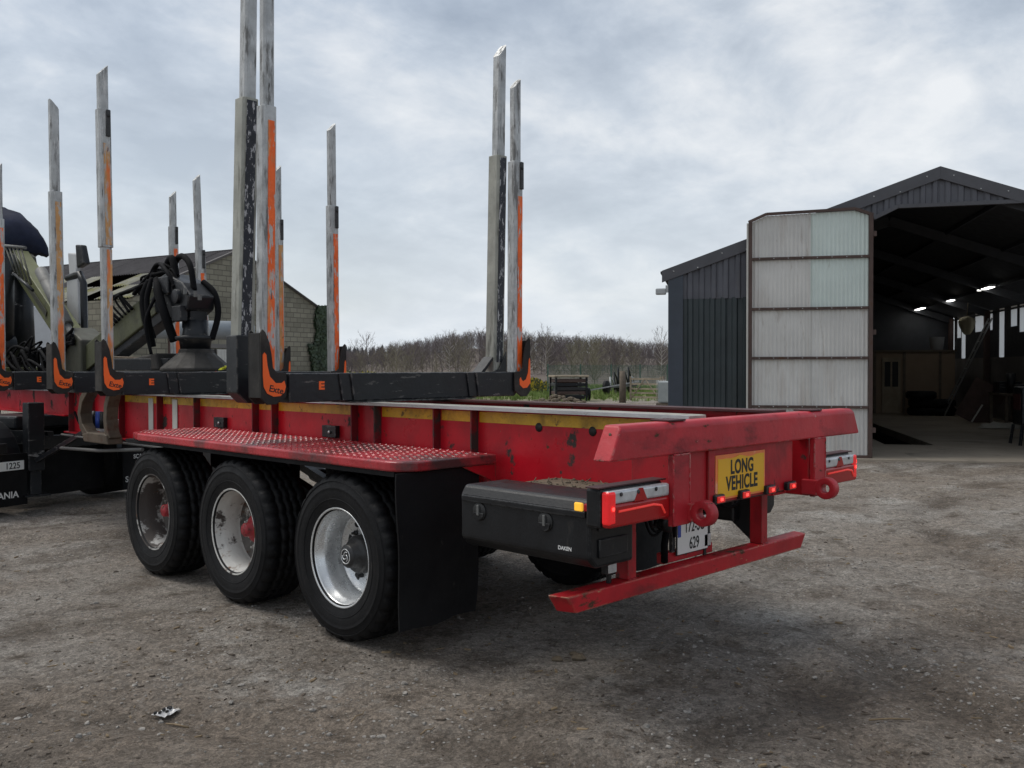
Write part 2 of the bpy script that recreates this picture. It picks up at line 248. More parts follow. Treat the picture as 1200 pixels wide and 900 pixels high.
TRACKS = [(-3.93, 2.89, 5.02, .17), (-3.93, 2.89, 6.9, .17), (9.5, -7.5, 9.4, .17), (9.5, -7.5, 11.3, .17), (-9.0, -3.0, 8.0, .17), (3.0, 24.0, 24.6, .2)]   # centre, radius, half width of old wheel tracks
def ground_mat():
    mt = bpy.data.materials.new('gravel_yard'); mt.use_nodes = True; nt = mt.node_tree; N = nt.nodes; L = nt.links; b = N['Principled BSDF']
    tc = N.new('ShaderNodeTexCoord'); P = tc.outputs['Object']
    def noise(sc, det=6, rough=.6, off=0, vec=None, dist=0):
        mp = N.new('ShaderNodeMapping'); L.new(vec or P, mp.inputs[0]); mp.inputs['Location'].default_value = (off, off*1.7, 0)
        n = N.new('ShaderNodeTexNoise'); n.inputs['Scale'].default_value = sc; n.inputs['Detail'].default_value = det; n.inputs['Roughness'].default_value = rough
        n.inputs['Distortion'].default_value = dist
        L.new(mp.outputs[0], n.inputs['Vector']); return n.outputs['Fac']
    def rng(v, a, c, d=0., e=1.):
        n = N.new('ShaderNodeMapRange'); L.new(v, n.inputs[0])
        for i, x in enumerate((a, c, d, e)): n.inputs[i+1].default_value = x
        return n.outputs[0]
    def mix(f, a, c, blend='MIX'):
        n = N.new('ShaderNodeMix'); n.data_type = 'RGBA'; n.blend_type = blend
        for s, v in ((n.inputs[0], f), (n.inputs[6], a), (n.inputs[7], c)):
            if isinstance(v, (int, float)): s.default_value = v
            elif isinstance(v, tuple): s.default_value = (*v, 1)
            else: L.new(v, s)
        return n.outputs[2]
    def mt2(op, a, c):
        n = N.new('ShaderNodeMath'); n.operation = op
        for i, v in enumerate((a, c)):
            if isinstance(v, (int, float)): n.inputs[i].default_value = v
            else: L.new(v, n.inputs[i])
        return n.outputs[0]
    # base soil: greyish grit and brown earth in patches a metre or two wide
    c = mix(rng(noise(.35, 7), .38, .62), (.325, .298, .265), (.240, .197, .157))
    c = mix(rng(noise(1.4, 8, .65, 5), .50, .66), c, (.172, .143, .116))
    c = mix(rng(noise(.8, 8, .7, 11), .55, .68), c, (.41, .385, .35))
    c = mix(rng(noise(3.1, 9, .7, 17), .56, .64, 0, .8), c, (.115, .092, .072))
    # tyre tracks: stretched noise along the driving direction
    mp = N.new('ShaderNodeMapping'); L.new(P, mp.inputs[0]); mp.inputs['Rotation'].default_value = (0, 0, .5); mp.inputs['Scale'].default_value = (.35, 1.6, 1)
    c = mix(rng(noise(.7, 6, .6, 3, mp.outputs[0], .6), .55, .68, 0, .7), c, (.105, .084, .064))
    wob = mt2('MULTIPLY', mt2('SUBTRACT', noise(1.3, 5, .6, 50), .5), .30)
    for tx, ty, tr, tw in TRACKS:
        vm = N.new('ShaderNodeVectorMath'); vm.operation = 'SUBTRACT'; L.new(P, vm.inputs[0]); vm.inputs[1].default_value = (tx, ty, 0)
        mk = N.new('ShaderNodeVectorMath'); mk.operation = 'MULTIPLY'; L.new(vm.outputs[0], mk.inputs[0]); mk.inputs[1].default_value = (1, 1, 0)
        ln = N.new('ShaderNodeVectorMath'); ln.operation = 'LENGTH'; L.new(mk.outputs[0], ln.inputs[0])
        dd = mt2('ABSOLUTE', mt2('ADD', mt2('SUBTRACT', ln.outputs['Value'], tr), wob), 0.)
        f_ = mt2('MULTIPLY', rng(dd, tw*1.7, tw*.5), rng(noise(.8, 5, .65, 60+tr), .42, .60, 0, .8))
        c = mix(f_, c, (.115, .092, .072))
    # fine grit: stone speckle at several sizes
    for sc, amt in ((28, .55), (75, .6), (190, .5)):
        v = N.new('ShaderNodeTexVoronoi'); v.inputs['Scale'].default_value = sc; L.new(P, v.inputs['Vector'])
        sep = N.new('ShaderNodeSeparateColor'); L.new(v.outputs['Color'], sep.inputs[0])
        tone = rng(sep.outputs[0], 0, 1, .45, 1.5)
        cc = N.new('ShaderNodeCombineColor'); [L.new(tone, cc.inputs[i]) for i in range(3)]
        c = mix(amt*.8, c, cc.outputs[0], 'MULTIPLY')
    c = mix(rng(noise(16, 7, .75, 27), .57, .63, 0, .75), c, (.085, .068, .052))
    c = mix(rng(noise(22, 7, .75, 33), .59, .65, 0, .7), c, (.36, .335, .30))
    v = N.new('ShaderNodeTexVoronoi'); v.inputs['Scale'].default_value = 42; L.new(P, v.inputs['Vector'])
    sp = N.new('ShaderNodeSeparateColor'); L.new(v.outputs['Color'], sp.inputs[0])
    pick = mt2('MULTIPLY', rng(sp.outputs[1], .88, .9), rng(v.outputs['Distance'], .35, .28))
    c = mix(mt2('MULTIPLY', pick, rng(noise(.9, 4, .6, 21), .4, .6)), c, (.48, .46, .43))
    # grass and rough pasture beyond the yard, woodland floor beyond that (by true place, not by view)
    ge = N.new('ShaderNodeSeparateXYZ'); L.new(P, ge.inputs[0])
    far = mt2('ADD', mt2('MULTIPLY', ge.outputs[0], .64), mt2('MULTIPLY', ge.outputs[1], .77))
    far = mt2('ADD', far, mt2('MULTIPLY', mt2('SUBTRACT', noise(.12, 5, .6, 31), .5), 14.))
    pasture = mix(rng(noise(.25, 7, .7, 8), .35, .65), (.15, .185, .060), (.20, .175, .09))
    c = mix(rng(far, 42, 46), c, pasture)
    wood = mix(rng(noise(.08, 7, .7, 14), .35, .65), (.15, .12, .11), (.145, .125, .10))
    c = mix(rng(far, 78, 92), c, wood)
    L.new(c, b.inputs['Base Color'])
    wet = rng(noise(1.0, 6, .6, 40), .56, .68)
    L.new(rng(wet, 0, 1, .92, .62), b.inputs['Roughness']); b.inputs['Specular IOR Level'].default_value = .25
    h = mt2('ADD', mt2('MULTIPLY', noise(9, 8, .7), 1.0), mt2('MULTIPLY', v.outputs['Distance'], -.25))
    h = mt2('ADD', h, mt2('MULTIPLY', noise(70, 5, .7), .35))
    h = mt2('ADD', h, mt2('MULTIPLY', noise(26, 8, .75, 9), .8))
    bp = N.new('ShaderNodeBump'); bp.inputs['Strength'].default_value = 1.0; bp.inputs['Distance'].default_value = .045
    L.new(h, bp.inputs['Height']); L.new(bp.outputs[0], b.inputs['Normal'])
    return mt
M['ground'] = ground_mat()

# ------------------------------------------------------------------ mesh helpers
class MB:
    """collects simple shapes, built as ONE mesh object"""
    def __init__(s): s.v = []; s.f = []; s.sm = []
    def add(s, vs, fs, smooth=False):
        o = len(s.v); s.v += [tuple(v) for v in vs]; s.f += [tuple(i+o for i in f) for f in fs]; s.sm += [smooth]*len(fs); return s
    def box(s, x0, x1, y0, y1, z0, z1):
        vs = [(x, y, z) for z in (z0, z1) for y in (y0, y1) for x in (x0, x1)]
        return s.add(vs, [(0, 2, 3, 1), (4, 5, 7, 6), (0, 1, 5, 4), (2, 6, 7, 3), (0, 4, 6, 2), (1, 3, 7, 5)])
    def bar(s, a, b, w, h, up=(0, 0, 1)):
        a, b = Vector(a), Vector(b); d = (b-a).normalized(); u = Vector(up); r = d.cross(u)
        if r.length < 1e-4: r = d.cross(Vector((1, 0, 0)))
        r.normalize(); u = r.cross(d)
        vs = [p+r*(w/2*i)+u*(h/2*j) for p in (a, b) for i, j in ((-1, -1), (1, -1), (1, 1), (-1, 1))]
        return s.add(vs, [(0, 1, 2, 3), (7, 6, 5, 4), (0, 4, 5, 1), (1, 5, 6, 2), (2, 6, 7, 3), (3, 7, 4, 0)])
    def prism(s, poly, axis, a, b, taper=None):
        """poly: 2-D points; axis 'x','y','z': extruded between a and b"""
        def P(p, t):
            return {'x': (t, p[0], p[1]), 'y': (p[0], t, p[1]), 'z': (p[0], p[1], t)}[axis]
        n = len(poly); q = taper or poly
        vs = [P(p, a) for p in poly]+[P(p, b) for p in q]
        return s.add(vs, [tuple(range(n))[::-1], tuple(range(n, 2*n))]+[(i, (i+1) % n, n+(i+1) % n, n+i) for i in range(n)])
    def tube(s, pts, r, n=8, cap=True):
        pts = [Vector(p) for p in pts]; rs = r if isinstance(r, (list, tuple)) else [r]*len(pts)
        vs = []; prev = None
        for i, p in enumerate(pts):
            d = (pts[min(i+1, len(pts)-1)]-pts[max(i-1, 0)]).normalized()
            u = d.orthogonal().normalized() if prev is None else (prev-d*prev.dot(d)).normalized()
            prev = u; w_ = d.cross(u)
            vs += [p+(u*math.cos(2*PI*k/n)+w_*math.sin(2*PI*k/n))*rs[i] for k in range(n)]
        fs = [(i*n+k, i*n+(k+1) % n, (i+1)*n+(k+1) % n, (i+1)*n+k) for i in range(len(pts)-1) for k in range(n)]
        s.add(vs, fs, True)
        if cap:
            o = len(s.v)-len(vs); s.f += [tuple(o+k for k in range(n))[::-1], tuple(o+(len(pts)-1)*n+k for k in range(n))]; s.sm += [False, False]
        return s
    def lathe(s, prof, n=64, axis='x', o=(0, 0, 0), fn=None, closed=False, smooth=True):
        """prof: (along axis, radius)"""
        vs = []
        for (a, r) in prof:
            for k in range(n):
                t = 2*PI*k/n; rr = fn(a, r, k) if fn else r
                c, d = math.cos(t)*rr, math.sin(t)*rr
                p = {'x': (a, c, d), 'y': (c, a, d), 'z': (c, d, a)}[axis]
                vs.append((p[0]+o[0], p[1]+o[1], p[2]+o[2]))
        m = len(prof); rg = range(m if closed else m-1)
        return s.add(vs, [(i*n+k, i*n+(k+1) % n, ((i+1) % m)*n+(k+1) % n, ((i+1) % m)*n+k) for i in rg for k in range(n)], smooth)
    def mesh(s, name, m, fix=True):
        me = bpy.data.meshes.new(name); me.from_pydata(s.v, [], s.f)
        me.polygons.foreach_set('use_smooth', s.sm)
        if fix:
            bm = bmesh.new(); bm.from_mesh(me); bmesh.ops.recalc_face_normals(bm, faces=bm.faces); bm.to_mesh(me); bm.free()
        me.materials.append(M[m] if isinstance(m, str) else m); return me
    def build(s, name, m, parent=None, loc=(0, 0, 0), rot=(0, 0, 0), bevel=0., fix=True, seg=2):
        return link(name, s.mesh(name, m, fix), parent, loc, rot, bevel, seg)
def link(name, me, parent=None, loc=(0, 0, 0), rot=(0, 0, 0), bevel=0., seg=2):
    o = bpy.data.objects.new(name, me); COL.objects.link(o); o.location = loc; o.rotation_euler = rot
    if parent: o.parent = parent
    if bevel:
        b = o.modifiers.new('bevel', 'BEVEL'); b.width = bevel; b.segments = seg; b.limit_method = 'ANGLE'; b.angle_limit = math.radians(35)
    return o
def tag(o, label=None, cat=None, group=None, kind=None):
    if label: o['label'] = label
    if cat: o['category'] = cat
    if group: o['group'] = group
    if kind: o['kind'] = kind
    return o
def thing(name, label, cat, loc=(0, 0, 0), rz=0., group=None):
    o = bpy.data.objects.new(name, None); COL.objects.link(o); o.location = loc; o.rotation_euler = (0, 0, rz); o.empty_display_size = .2
    return tag(o, label, cat, group)
def copy_tree(o, parent=None):
    c = o.copy(); COL.objects.link(c)
    if parent: c.parent = parent
    for ch in list(o.children): copy_tree(ch, c)
    return c
def text_mesh(body, size, m, sx=1., depth=.002, bold=0.):
    cu = bpy.data.curves.new('lettering', 'FONT'); cu.body = body; cu.size = size; cu.extrude = depth; cu.align_x = 'CENTER'; cu.align_y = 'CENTER'; cu.offset = bold; cu.space_character = 1.07 if bold > .003 else 1.0
    t = bpy.data.objects.new('lettering_source', cu); COL.objects.link(t)
    bpy.context.view_layer.update()
    me = bpy.data.meshes.new_from_object(t.evaluated_get(bpy.context.evaluated_depsgraph_get()))
    bpy.data.objects.remove(t); bpy.data.curves.remove(cu)
    for v in me.vertices: v.co.x *= sx
    me.materials.clear(); me.materials.append(M[m]); return me
def B(x0, x1, y0, y1, z0, z1): return MB().box(x0, x1, y0, y1, z0, z1)
RX = PI/2     # text facing -y (backwards along the trailer)
def catenary(a, b, sag, n=10, side=(0, 0, 0)):
    a, b = Vector(a), Vector(b); out = []
    for i in range(n+1):
        t = i/n; q = 4*t*(1-t)
        out.append(a.lerp(b, t)+Vector((0, 0, -sag*q))+Vector(side)*q)
    return out

# ------------------------------------------------------------------ ground
CX, CY = cam.location.x, cam.location.y
SH_O = Vector((12.492, 4.728, 0)); SH_A = _yaw+.218              # shed: origin at the door hinge, x along the front, y inwards
def shed_local(x, y):
    dx, dy = x-SH_O.x, y-SH_O.y
    return dx*math.cos(SH_A)-dy*math.sin(SH_A), dx*math.sin(SH_A)+dy*math.cos(SH_A)
def sstep(a, b, x):
    t = min(1, max(0, (x-a)/(b-a))); return t*t*(3-2*t)
def skyline(deg):   # tangent of the tree line's elevation, as seen across the yard
    return float(np.interp(deg, [30, 33, 35, 37, 39.1, 41.25, 43.4, 45.5, 47.6, 50.7, 53.3, 55.4, 60, 66, 75], [.017, .0175, .0185, .0215, .0280, .0352, .0395, .0375, .0350, .0335, .0285, .0255, .024, .022, .02]))
def hill_h(x, y):
    dx, dy = x-CX, y-CY; r = math.hypot(dx, dy)
    if r < 90: return 0.
    a = math.degrees(math.atan2(dx, dy))
    return sstep(100, 235, r)*max(.0, skyline(a)*235+1.7-4.2)
def ground_z(x, y):
    r = math.hypot(x-CX, y-CY)
    if r < 45:
        k = 1-sstep(30, 45, r)
        sx, sy = shed_local(x, y)
        k *= 1-sstep(-1.2, -.3, sy) if -5 < sx < 7.5 and sy < 22 else 1
        near = min(math.hypot(x-wx, y-wy) for wx in (-1.04, 1.04) for wy in (2.2, 3.51, 4.82))
        z = .035*mnoise.noise((x*.55, y*.55, 1.3))+.022*mnoise.noise((x*1.9, y*1.9, 4.1))+.016*mnoise.noise((x*4.3, y*4.3, 9.))+.007*mnoise.noise((x*9, y*9, 2.))
        for tx, ty, tr, tw in TRACKS:
            q = (math.hypot(x-tx, y-ty)-tr)/tw
            if abs(q) < 3: z += -.022*math.exp(-q*q)+.012*math.exp(-((abs(q)-1.6)/.5)**2)
        return z*k*(.25+.75*sstep(.3, 1.1, near))
    return hill_h(x, y)
def axis_coords(lo, hi, step, far, grow=1.095):
    c = list(np.arange(lo, hi+1e-6, step)); s_ = step
    while c[-1] < far: s_ *= grow; c.append(c[-1]+s_)
    s_ = step; b = []
    x = lo
    while x > -far: s_ *= grow; x -= s_; b.append(x)
    return b[::-1]+c
xs = axis_coords(-5.5, 9., .09, 2500); ys = axis_coords(-3.5, 9., .09, 2500)
nx, ny = len(xs), len(ys)
gv = [(x, y, ground_z(x, y)) for y in ys for x in xs]
gf = []
for j in range(ny-1):
    for i in range(nx-1):
        mx_, my_ = (xs[i]+xs[i+1])/2, (ys[j]+ys[j+1])/2
        sx, sy = shed_local(mx_, my_)
        if -2.6 < sx < 4.8 and 1.2 < sy < 18.5: continue        # the shed has its own floor and a pit
        a = j*nx+i; gf.append((a, a+1, a+nx+1, a+nx))
me = bpy.data.meshes.new('ground'); me.from_pydata(gv, [], gf); me.polygons.foreach_set('use_smooth', [True]*len(gf)); me.materials.append(M['ground'])
tag(link('ground', me), kind='structure')

# ------------------------------------------------------------------ loose stones on the yard
def stones(name, n, smin, smax, rmin, rmax, seed, m):
    g = np.random.default_rng(seed); t = (1+5**.5)/2
    ico = np.array([(-1, t, 0), (1, t, 0), (-1, -t, 0), (1, -t, 0), (0, -1, t), (0, 1, t), (0, -1, -t), (0, 1, -t), (t, 0, -1), (t, 0, 1), (-t, 0, -1), (-t, 0, 1)])/1.9
    fi = np.array([(0, 11, 5), (0, 5, 1), (0, 1, 7), (0, 7, 10), (0, 10, 11), (1, 5, 9), (5, 11, 4), (11, 10, 2), (10, 7, 6), (7, 1, 8), (3, 9, 4), (3, 4, 2), (3, 2, 6), (3, 6, 8), (3, 8, 9), (4, 9, 5), (2, 4, 11), (6, 2, 10), (8, 6, 7), (9, 8, 1)])
    r = rmin*(rmax/rmin)**g.random(n); a = _yaw+g.uniform(-.95, .95, n)
    x = CX+r*np.sin(a); y = CY+r*np.cos(a)
    keep = np.array([mnoise.noise((px*.8, py*.8, seed)) > -.15+.35*g.random() for px, py in zip(x, y)])
    keep &= np.array([not (-4 < shed_local(px, py)[0] < 6.2 and shed_local(px, py)[1] > -.8) for px, py in zip(x, y)])
    x, y = x[keep], y[keep]; n = len(x)
    s = smin*(smax/smin)**(g.random(n)**2.8)
    V = ico[None]*(1+g.uniform(-.3, .3, (n, 12, 1)))*s[:, None, None]*g.uniform(.6, 1.25, (n, 1, 3))*np.array([1, 1, .6])
    th = g.uniform(0, 2*PI, n); c, d = np.cos(th)[:, None], np.sin(th)[:, None]
    X = V[:, :, 0]*c-V[:, :, 1]*d+x[:, None]; Y = V[:, :, 0]*d+V[:, :, 1]*c+y[:, None]
    gz = np.array([ground_z(px, py) for px, py in zip(x, y)])
    Z = V[:, :, 2]+gz[:, None]+s[:, None]*.12
    P = np.stack([X, Y, Z], -1).reshape(-1, 3); F = (fi[None]+12*np.arange(n)[:, None, None]).reshape(-1, 3)
    me = bpy.data.meshes.new(name); me.from_pydata(P.tolist(), [], F.tolist()); me.materials.append(M[m]); return me
g1 = link('gravel', stones('gravel', 34000, .003, .020, 2.0, 20, 3, 'stone'))
tag(g1, 'small grey and brown stones scattered over the dirt yard', 'gravel', kind='stuff')

# ------------------------------------------------------------------ the trailer (x right, y forwards, rear face at y = 0)
T = thing('log_trailer', 'long red flatbed timber trailer with three axles and tall upright stakes', 'trailer')
for sgn in (-1, 1):
    x0 = sgn*.43
    mb = MB()
    mb.box(x0-.008, x0+.008, .06, 8.75, .97, 1.43)                       # web
    mb.box(x0-.008, x0+.008, 8.75, 12.6, 1.16, 1.43)                     # shallower goose-neck
    mb.box(x0-.075, x0+.075, .10, 8.75, .952, .968)
    mb.box(x0-.075, x0+.075, 8.73, 12.6, 1.142, 1.158)
    beam = mb.build('main_beam', 'red_side', T, bevel=.002)
    fl = B(x0-.078, x0+.078, .10, 12.6, 1.432, 1.45).build('top_flange', 'dust_deck' if sgn < 0 else 'dark_red', beam, bevel=.003)
    if sgn < 0: B(x0-.0835, x0-.0785, .10, 12.6, 1.430, 1.4525).build('flange_edge', 'steel_edge', beam, bevel=.001)
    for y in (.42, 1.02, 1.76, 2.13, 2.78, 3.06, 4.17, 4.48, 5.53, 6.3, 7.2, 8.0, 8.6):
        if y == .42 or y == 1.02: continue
        B(x0+sgn*.0085, x0+sgn*.07, y-.006, y+.006, .969, 1.4315).build('rib', 'rib_red_shaded', beam)
    for a, b_ in ((.16, 1.74), (1.78, 2.11), (2.15, 2.76), (3.08, 4.15), (4.19, 4.46), (4.5, 5.51), (5.55, 6.28), (6.32, 7.18)):
        B(x0+sgn*.0085, x0+sgn*.0115, a, b_, 1.35, 1.418).build('reflective_tape', 'yellow', beam)
    if sgn < 0:
        # slot with an amber marker, stub fittings and cut-outs in the web
        s_ = B(x0-.011, x0-.0085, .43, .63, 1.245, 1.29).build('slot', 'ink', beam)
        B(x0-.03, x0-.0112, .44, .50, 1.25, 1.282).build('marker_lamp', 'lens_amber', beam, bevel=.006)
        for y, z in ((1.22, 1.34), (.80, 1.335)):
            MB().lathe([(0, .001), (0, .028), (.003, .028), (.003, .001)], 20).build('hole', 'ink', beam, (x0-.0117, y, z))
        for y in (3.38, 5.1):
            m_ = B(x0-.05, x0-.0086, y-.09, y+.09, 1.17, 1.26).build('bracket', 'black', beam, bevel=.004)
            MB().lathe([(0, .001), (0, .012), (.012, .010), (.014, .001)], 14).build('bolt', 'steel_edge', beam, (x0-.064, y-.02, 1.21))
        for y in (6.02, 6.55):
            B(x0-.02, x0-.0086, y-.05, y+.05, .99, 1.40).build('white_bracket', 'white_board', beam, bevel=.003)
        d_ = MB()
        for i in range(70):
            y = random.uniform(.3, 1.6); r = random.uniform(.012, .03)
            d_.lathe([(-r*.5, .001), (-r*.2, r*.8), (r*.3, r*.7), (r*.6, .001)], 6, 'z', (x0-.045+random.uniform(-.028, .02), y, .972), smooth=False)
        tag(d_.build('caked_dirt', 'dirt', beam), kind='stuff')
# deck between the beams and cross members
deck = B(-.345, .345, .55, 8.7, 1.404, 1.412).build('deck_plate', 'dust_deck', T)
B(-.27, -.10, .5, 3.4, 1.4125, 1.438).build('channel', 'dust_deck', deck, bevel=.006)
for y in (.9, 1.7, 2.5, 3.3, 4.1, 4.9, 5.7, 6.5, 7.3, 8.1):
    B(-.42, .42, y-.04, y+.04, 1.20, 1.40).build('cross_member', 'dark_red', T, bevel=.004)
# rear beam with slanted ends
mb = MB(); n = 6
pts = [(0, 1.275, 1.285), (0, 1.415, 1.21), (.018, 1.436, 1.2), (.105, 1.436, 1.2), (.105, 1.275, 1.285)]
mb.add([(-h, y, z) for y, z, h in pts]+[(h, y, z) for y, z, h in pts], [(0, 1, 2, 3, 4), (9, 8, 7, 6, 5)]+[(i, (i+1) % 5, 5+(i+1) % 5, 5+i) for i in range(5)])
rb = mb.build('rear_beam', 'red_pale', T, bevel=.01, seg=3)
for x in (-.74, .72): B(x-.07, x+.07, .012, .13, 1.4365, 1.446).build('weld_plate', 'dark_red', rb, bevel=.003)
for z, y in ((1.395, .05),):
    MB().lathe([(0, .001), (0, .008), (.004, .006), (.004, .001)], 10).build('rivet', 'dirt', rb, (-1.225, y, z))
panel = B(-.62, .50, .055, .067, .985, 1.2755).build('rear_panel', 'red', T, bevel=.003)
B(-.62, .58, .0675, .12, .975, .985).build('rear_lip', 'dark_red', panel, bevel=.003)
B(-.42, -.36, .04, .0545, 1.0, 1.27).build('stiffener', 'red', panel, bevel=.004)
for s_ in (-1, 1):
    xo, xi = s_*.80, s_*.66
    up = B(min(xo, xi), max(xo, xi), -.004, .03, .925, 1.274).build('upright', 'red_pale', T, bevel=.006)
    B(xi-.008, xi+.008, .0305, .35, .93, 1.27).build('upright_web', 'red', up, bevel=.003)
    # towing eye: ring standing in the y-z plane with a short shank
    e = MB(); R, r, th = .064, .026, .03; k = 28
    ring = [(math.cos(2*PI*i/k), math.sin(2*PI*i/k)) for i in range(k)]
    vs = [(x, c*rr, d*rr) for x in (-th, th) for rr in (r, R) for c, d in ring]
    fs = []
    for i in range(k):
        j = (i+1) % k
        fs += [(i, j, k+j, k+i), (2*k+i, 3*k+i, 3*k+j, 2*k+j), (k+i, k+j, 3*k+j, 3*k+i), (i, 2*k+i, 2*k+j, j)]
    e.add(vs, fs, True); e.box(-th*.9, th*.9, .045, .15, -.045, .045)
    e.build('towing_eye', 'red_pale', T, (s_*.655, -.085, .985), (0, 0, 0), bevel=.006)
def weld(a, b, m='red_pale'):
    a, b = Vector(a), Vector(b); n_ = max(6, int((b-a).length/.012)); MB().tube([a.lerp(b, i/n_) for i in range(n_+1)], [random.uniform(.0035, .0065) for _ in range(n_+1)], 6).build('weld_bead', m, T)
for x in (-.80, -.66, .66, .80): weld((x, -.004, .93), (x, -.004, 1.27))
weld((-.80, -.003, 1.2735), (-.66, -.003, 1.2735)); weld((.66, -.003, 1.2735), (.80, -.003, 1.2735))
weld((-.61, .056, 1.2735), (.49, .056, 1.2735), 'red'); weld((-.62, .054, .99), (-.62, .054, 1.27), 'red'); weld((-.715, .334, .60), (-.645, .334, .60), 'red'); weld((.645, .334, .60), (.715, .334, .60), 'red')
weld((-.505, .12, .968), (-.505, 1.5, .968), 'red')
for a, b, sg_ in (((-.55, .16, .98), (-.30, .34, .90), .14), ((-.35, .45, .97), (.1, .5, .97), .10), ((-.2, .5, .98), (.45, .45, .98), .16), ((.15, .40, .99), (.62, .42, .95), .12), ((-.8, .14, .98), (-.5, .3, .98), .10)):
    MB().tube(catenary(a, b, sg_, 12), .009, 6).build('cable', 'hose', T)
# LONG VEHICLE board
sg = B(-.345, .165, .046, .052, 1.0, 1.238).build('warning_board', 'sign_border', T, bevel=.002)
edge = MB()
poly = [(-.325, 1.012), (.148, 1.012), (.148, 1.222)]+[(.148-i*.043+random.uniform(-.008, .008), 1.222+random.uniform(-.012, .008)) for i in range(1, 11)]+[(-.325, 1.218)]
edge.prism(poly, 'y', .0435, .0458).build('yellow_face', 'sign_yellow', sg)
for body, z in (('LONG', 1.163), ('VEHICLE', 1.077)):
    link('lettering', text_mesh(body, .104, 'ink', .78, .0006, .0034), sg, (-.085, .0426, z), (RX, 0, 0))
for x in (-.335, -.08, .20, .44):
    ml = B(x-.048, x+.048, .022, .054, .985, 1.035).build('marker_lamp', 'plastic', T, bevel=.008)
    B(x-.036, x+.036, .014, .0225, .993, 1.027).build('lens', 'lamp_dim', ml, bevel=.006)
    B(x-.012, x+.012, .011, .0145, 1.003, 1.018).build('bulb', 'lens_glow', ml, bevel=.002)
# tail lamp clusters
for s_ in (-1, 1):
    c_ = s_*1.04; hw = .235
    hs = B(c_-hw-.005, c_+hw+.005, .06, .15, .965, 1.150).build('tail_lamp', 'plastic', T, bevel=.015)
    B(c_-hw-.03, c_+hw+.02, .05, .13, 1.151, 1.158).build('lamp_shield', 'dark_red', hs, bevel=.002)
    B(c_-hw, c_+hw, .012, .0595, .972, 1.078).build('red_lens', 'lens_red', hs, bevel=.012, seg=3)
    B(c_-hw, c_+hw, .014, .0595, 1.0785, 1.140).build('clear_lens', 'lens_clear', hs, bevel=.012, seg=3)
    mb = MB(); mb.prism([(c_-.05, 1.079), (c_+.05, 1.079), (c_+.015, 1.138), (c_-.015, 1.138)], 'y', .0115, .0138); mb.build('triangle_reflector', 'lens_red', hs)
    # glowing end and light guide
    xe = c_-hw if s_ < 0 else c_+hw
    B(min(xe, xe-s_*.05)-(.004 if s_ < 0 else 0), max(xe, xe-s_*.05)+(.004 if s_ > 0 else 0), .011, .0585, .985, 1.138).build('side_lamp', 'lens_side', hs, bevel=.012, seg=3)
    MB().lathe([(0, .001), (0, .010), (.004, .008), (.004, .001)], 12, 'y').build('side_bulb', 'lens_glow', hs, (xe-s_*.022, .006, 1.06))
    gd = MB(); gd.tube([(c_-.17, .011, 1.045), (c_+.10, .011, 1.05), (c_+.16, .011, 1.04), (c_+.19, .011, 1.0)], .006, 8); gd.build('light_guide', 'lamp_guide', hs)
    for x in (-.15, -.02, .12):
        MB().lathe([(0, .001), (0, .010), (.004, .008), (.004, .001)], 12, 'y').build('lamp_screw', 'plastic', hs, (c_+x, .010, 1.122))
B(1.275, 1.30, .02, .06, 1.075, 1.105).build('side_marker', 'lens_glow', T, bevel=.006)
# under-run bumper
pts = [(.325, .507, 1.137), (.325, .597, 1.205), (.43, .597, 1.235), (.43, .507, 1.17)]
mb = MB(); mb.add([(-h, y, z) for y, z, h in pts]+[(h, y, z) for y, z, h in pts], [(0, 1, 2, 3), (7, 6, 5, 4)]+[(i, (i+1) % 4, 4+(i+1) % 4, 4+i) for i in range(4)])
bump = mb.build('bumper_bar', 'red_bumper', T, bevel=.008, seg=3)
for s_ in (-1, 1):
    B(s_*.68-.035, s_*.68+.035, .335, .42, .598, .965).build('bumper_support', 'red', T, bevel=.004)
    mb = MB(); mb.prism([(.42, .60), (.42, .96), (.95, .96), (.60, .74)], 'x', s_*.68-.005, s_*.68+.005); mb.build('support_gusset', 'black', T)
    x, y = (-.83, .37) if s_ < 0 else (.13, .42)
    wl = B(x-.042, x+.042, y-.02, y+.02, .645, .73).build('work_lamp', 'plastic', T, bevel=.008)
    B(x-.034, x+.034, y-.0235, y-.0205, .653, .722).build('lens', 'lens_clear', wl, bevel=.004)
    B(x-.012, x+.012, y-.008, y+.01, .597, .646).build('lamp_foot', 'plastic', wl, bevel=.003)
# number plate and its hanger
np_ = B(-.185, .135, .40, .408, .635, .845).build('number_plate', 'ink', T, bevel=.006)
B(-.178, .128, .3965, .3995, .642, .838).build('plate_face', 'plate_white', np_)
B(-.178, -.148, .3945, .3962, .74, .838).build('blue_band', 'plate_blue', np_)
link('lettering', text_mesh('172-SO', .094, 'ink', .72, .0005, .0012), np_, (-.005, .3955, .788), (RX, 0, 0))
link('lettering', text_mesh('629', .094, 'ink', .72, .0005, .0012), np_, (-.012, .3955, .69), (RX, 0, 0))
B(-.28, .22, .42, .47, .60, .66).build('plate_hanger', 'red', T, bevel=.006)
for x in (-.2, .16): B(x-.015, x+.015, .409, .43, .66, 1.0).build('hanger_strap', 'black', T)
sk = MB().lathe([(0, .001), (0, .055), (.02, .06), (.07, .05), (.08, .001)], 24, 'y').build('trailer_socket', 'plastic', T, (-.30, .36, .845))
for k_, (dx, sag) in enumerate(((-.06, .16), (-.09, .2), (.0, .12))):
    MB().tube(catenary((-.30+dx*.2, .40, .82), (-.36+dx, .44, .99), -.02-.0*sag, 10, (-.08, -.04, -sag*.6)), .007, 6).build('cable', 'hose', T)
MB().tube([(-.31, .38, .80), (-.315, .39, .72), (-.30, .40, .62)], .02, 8).build('cable', 'hose', T)
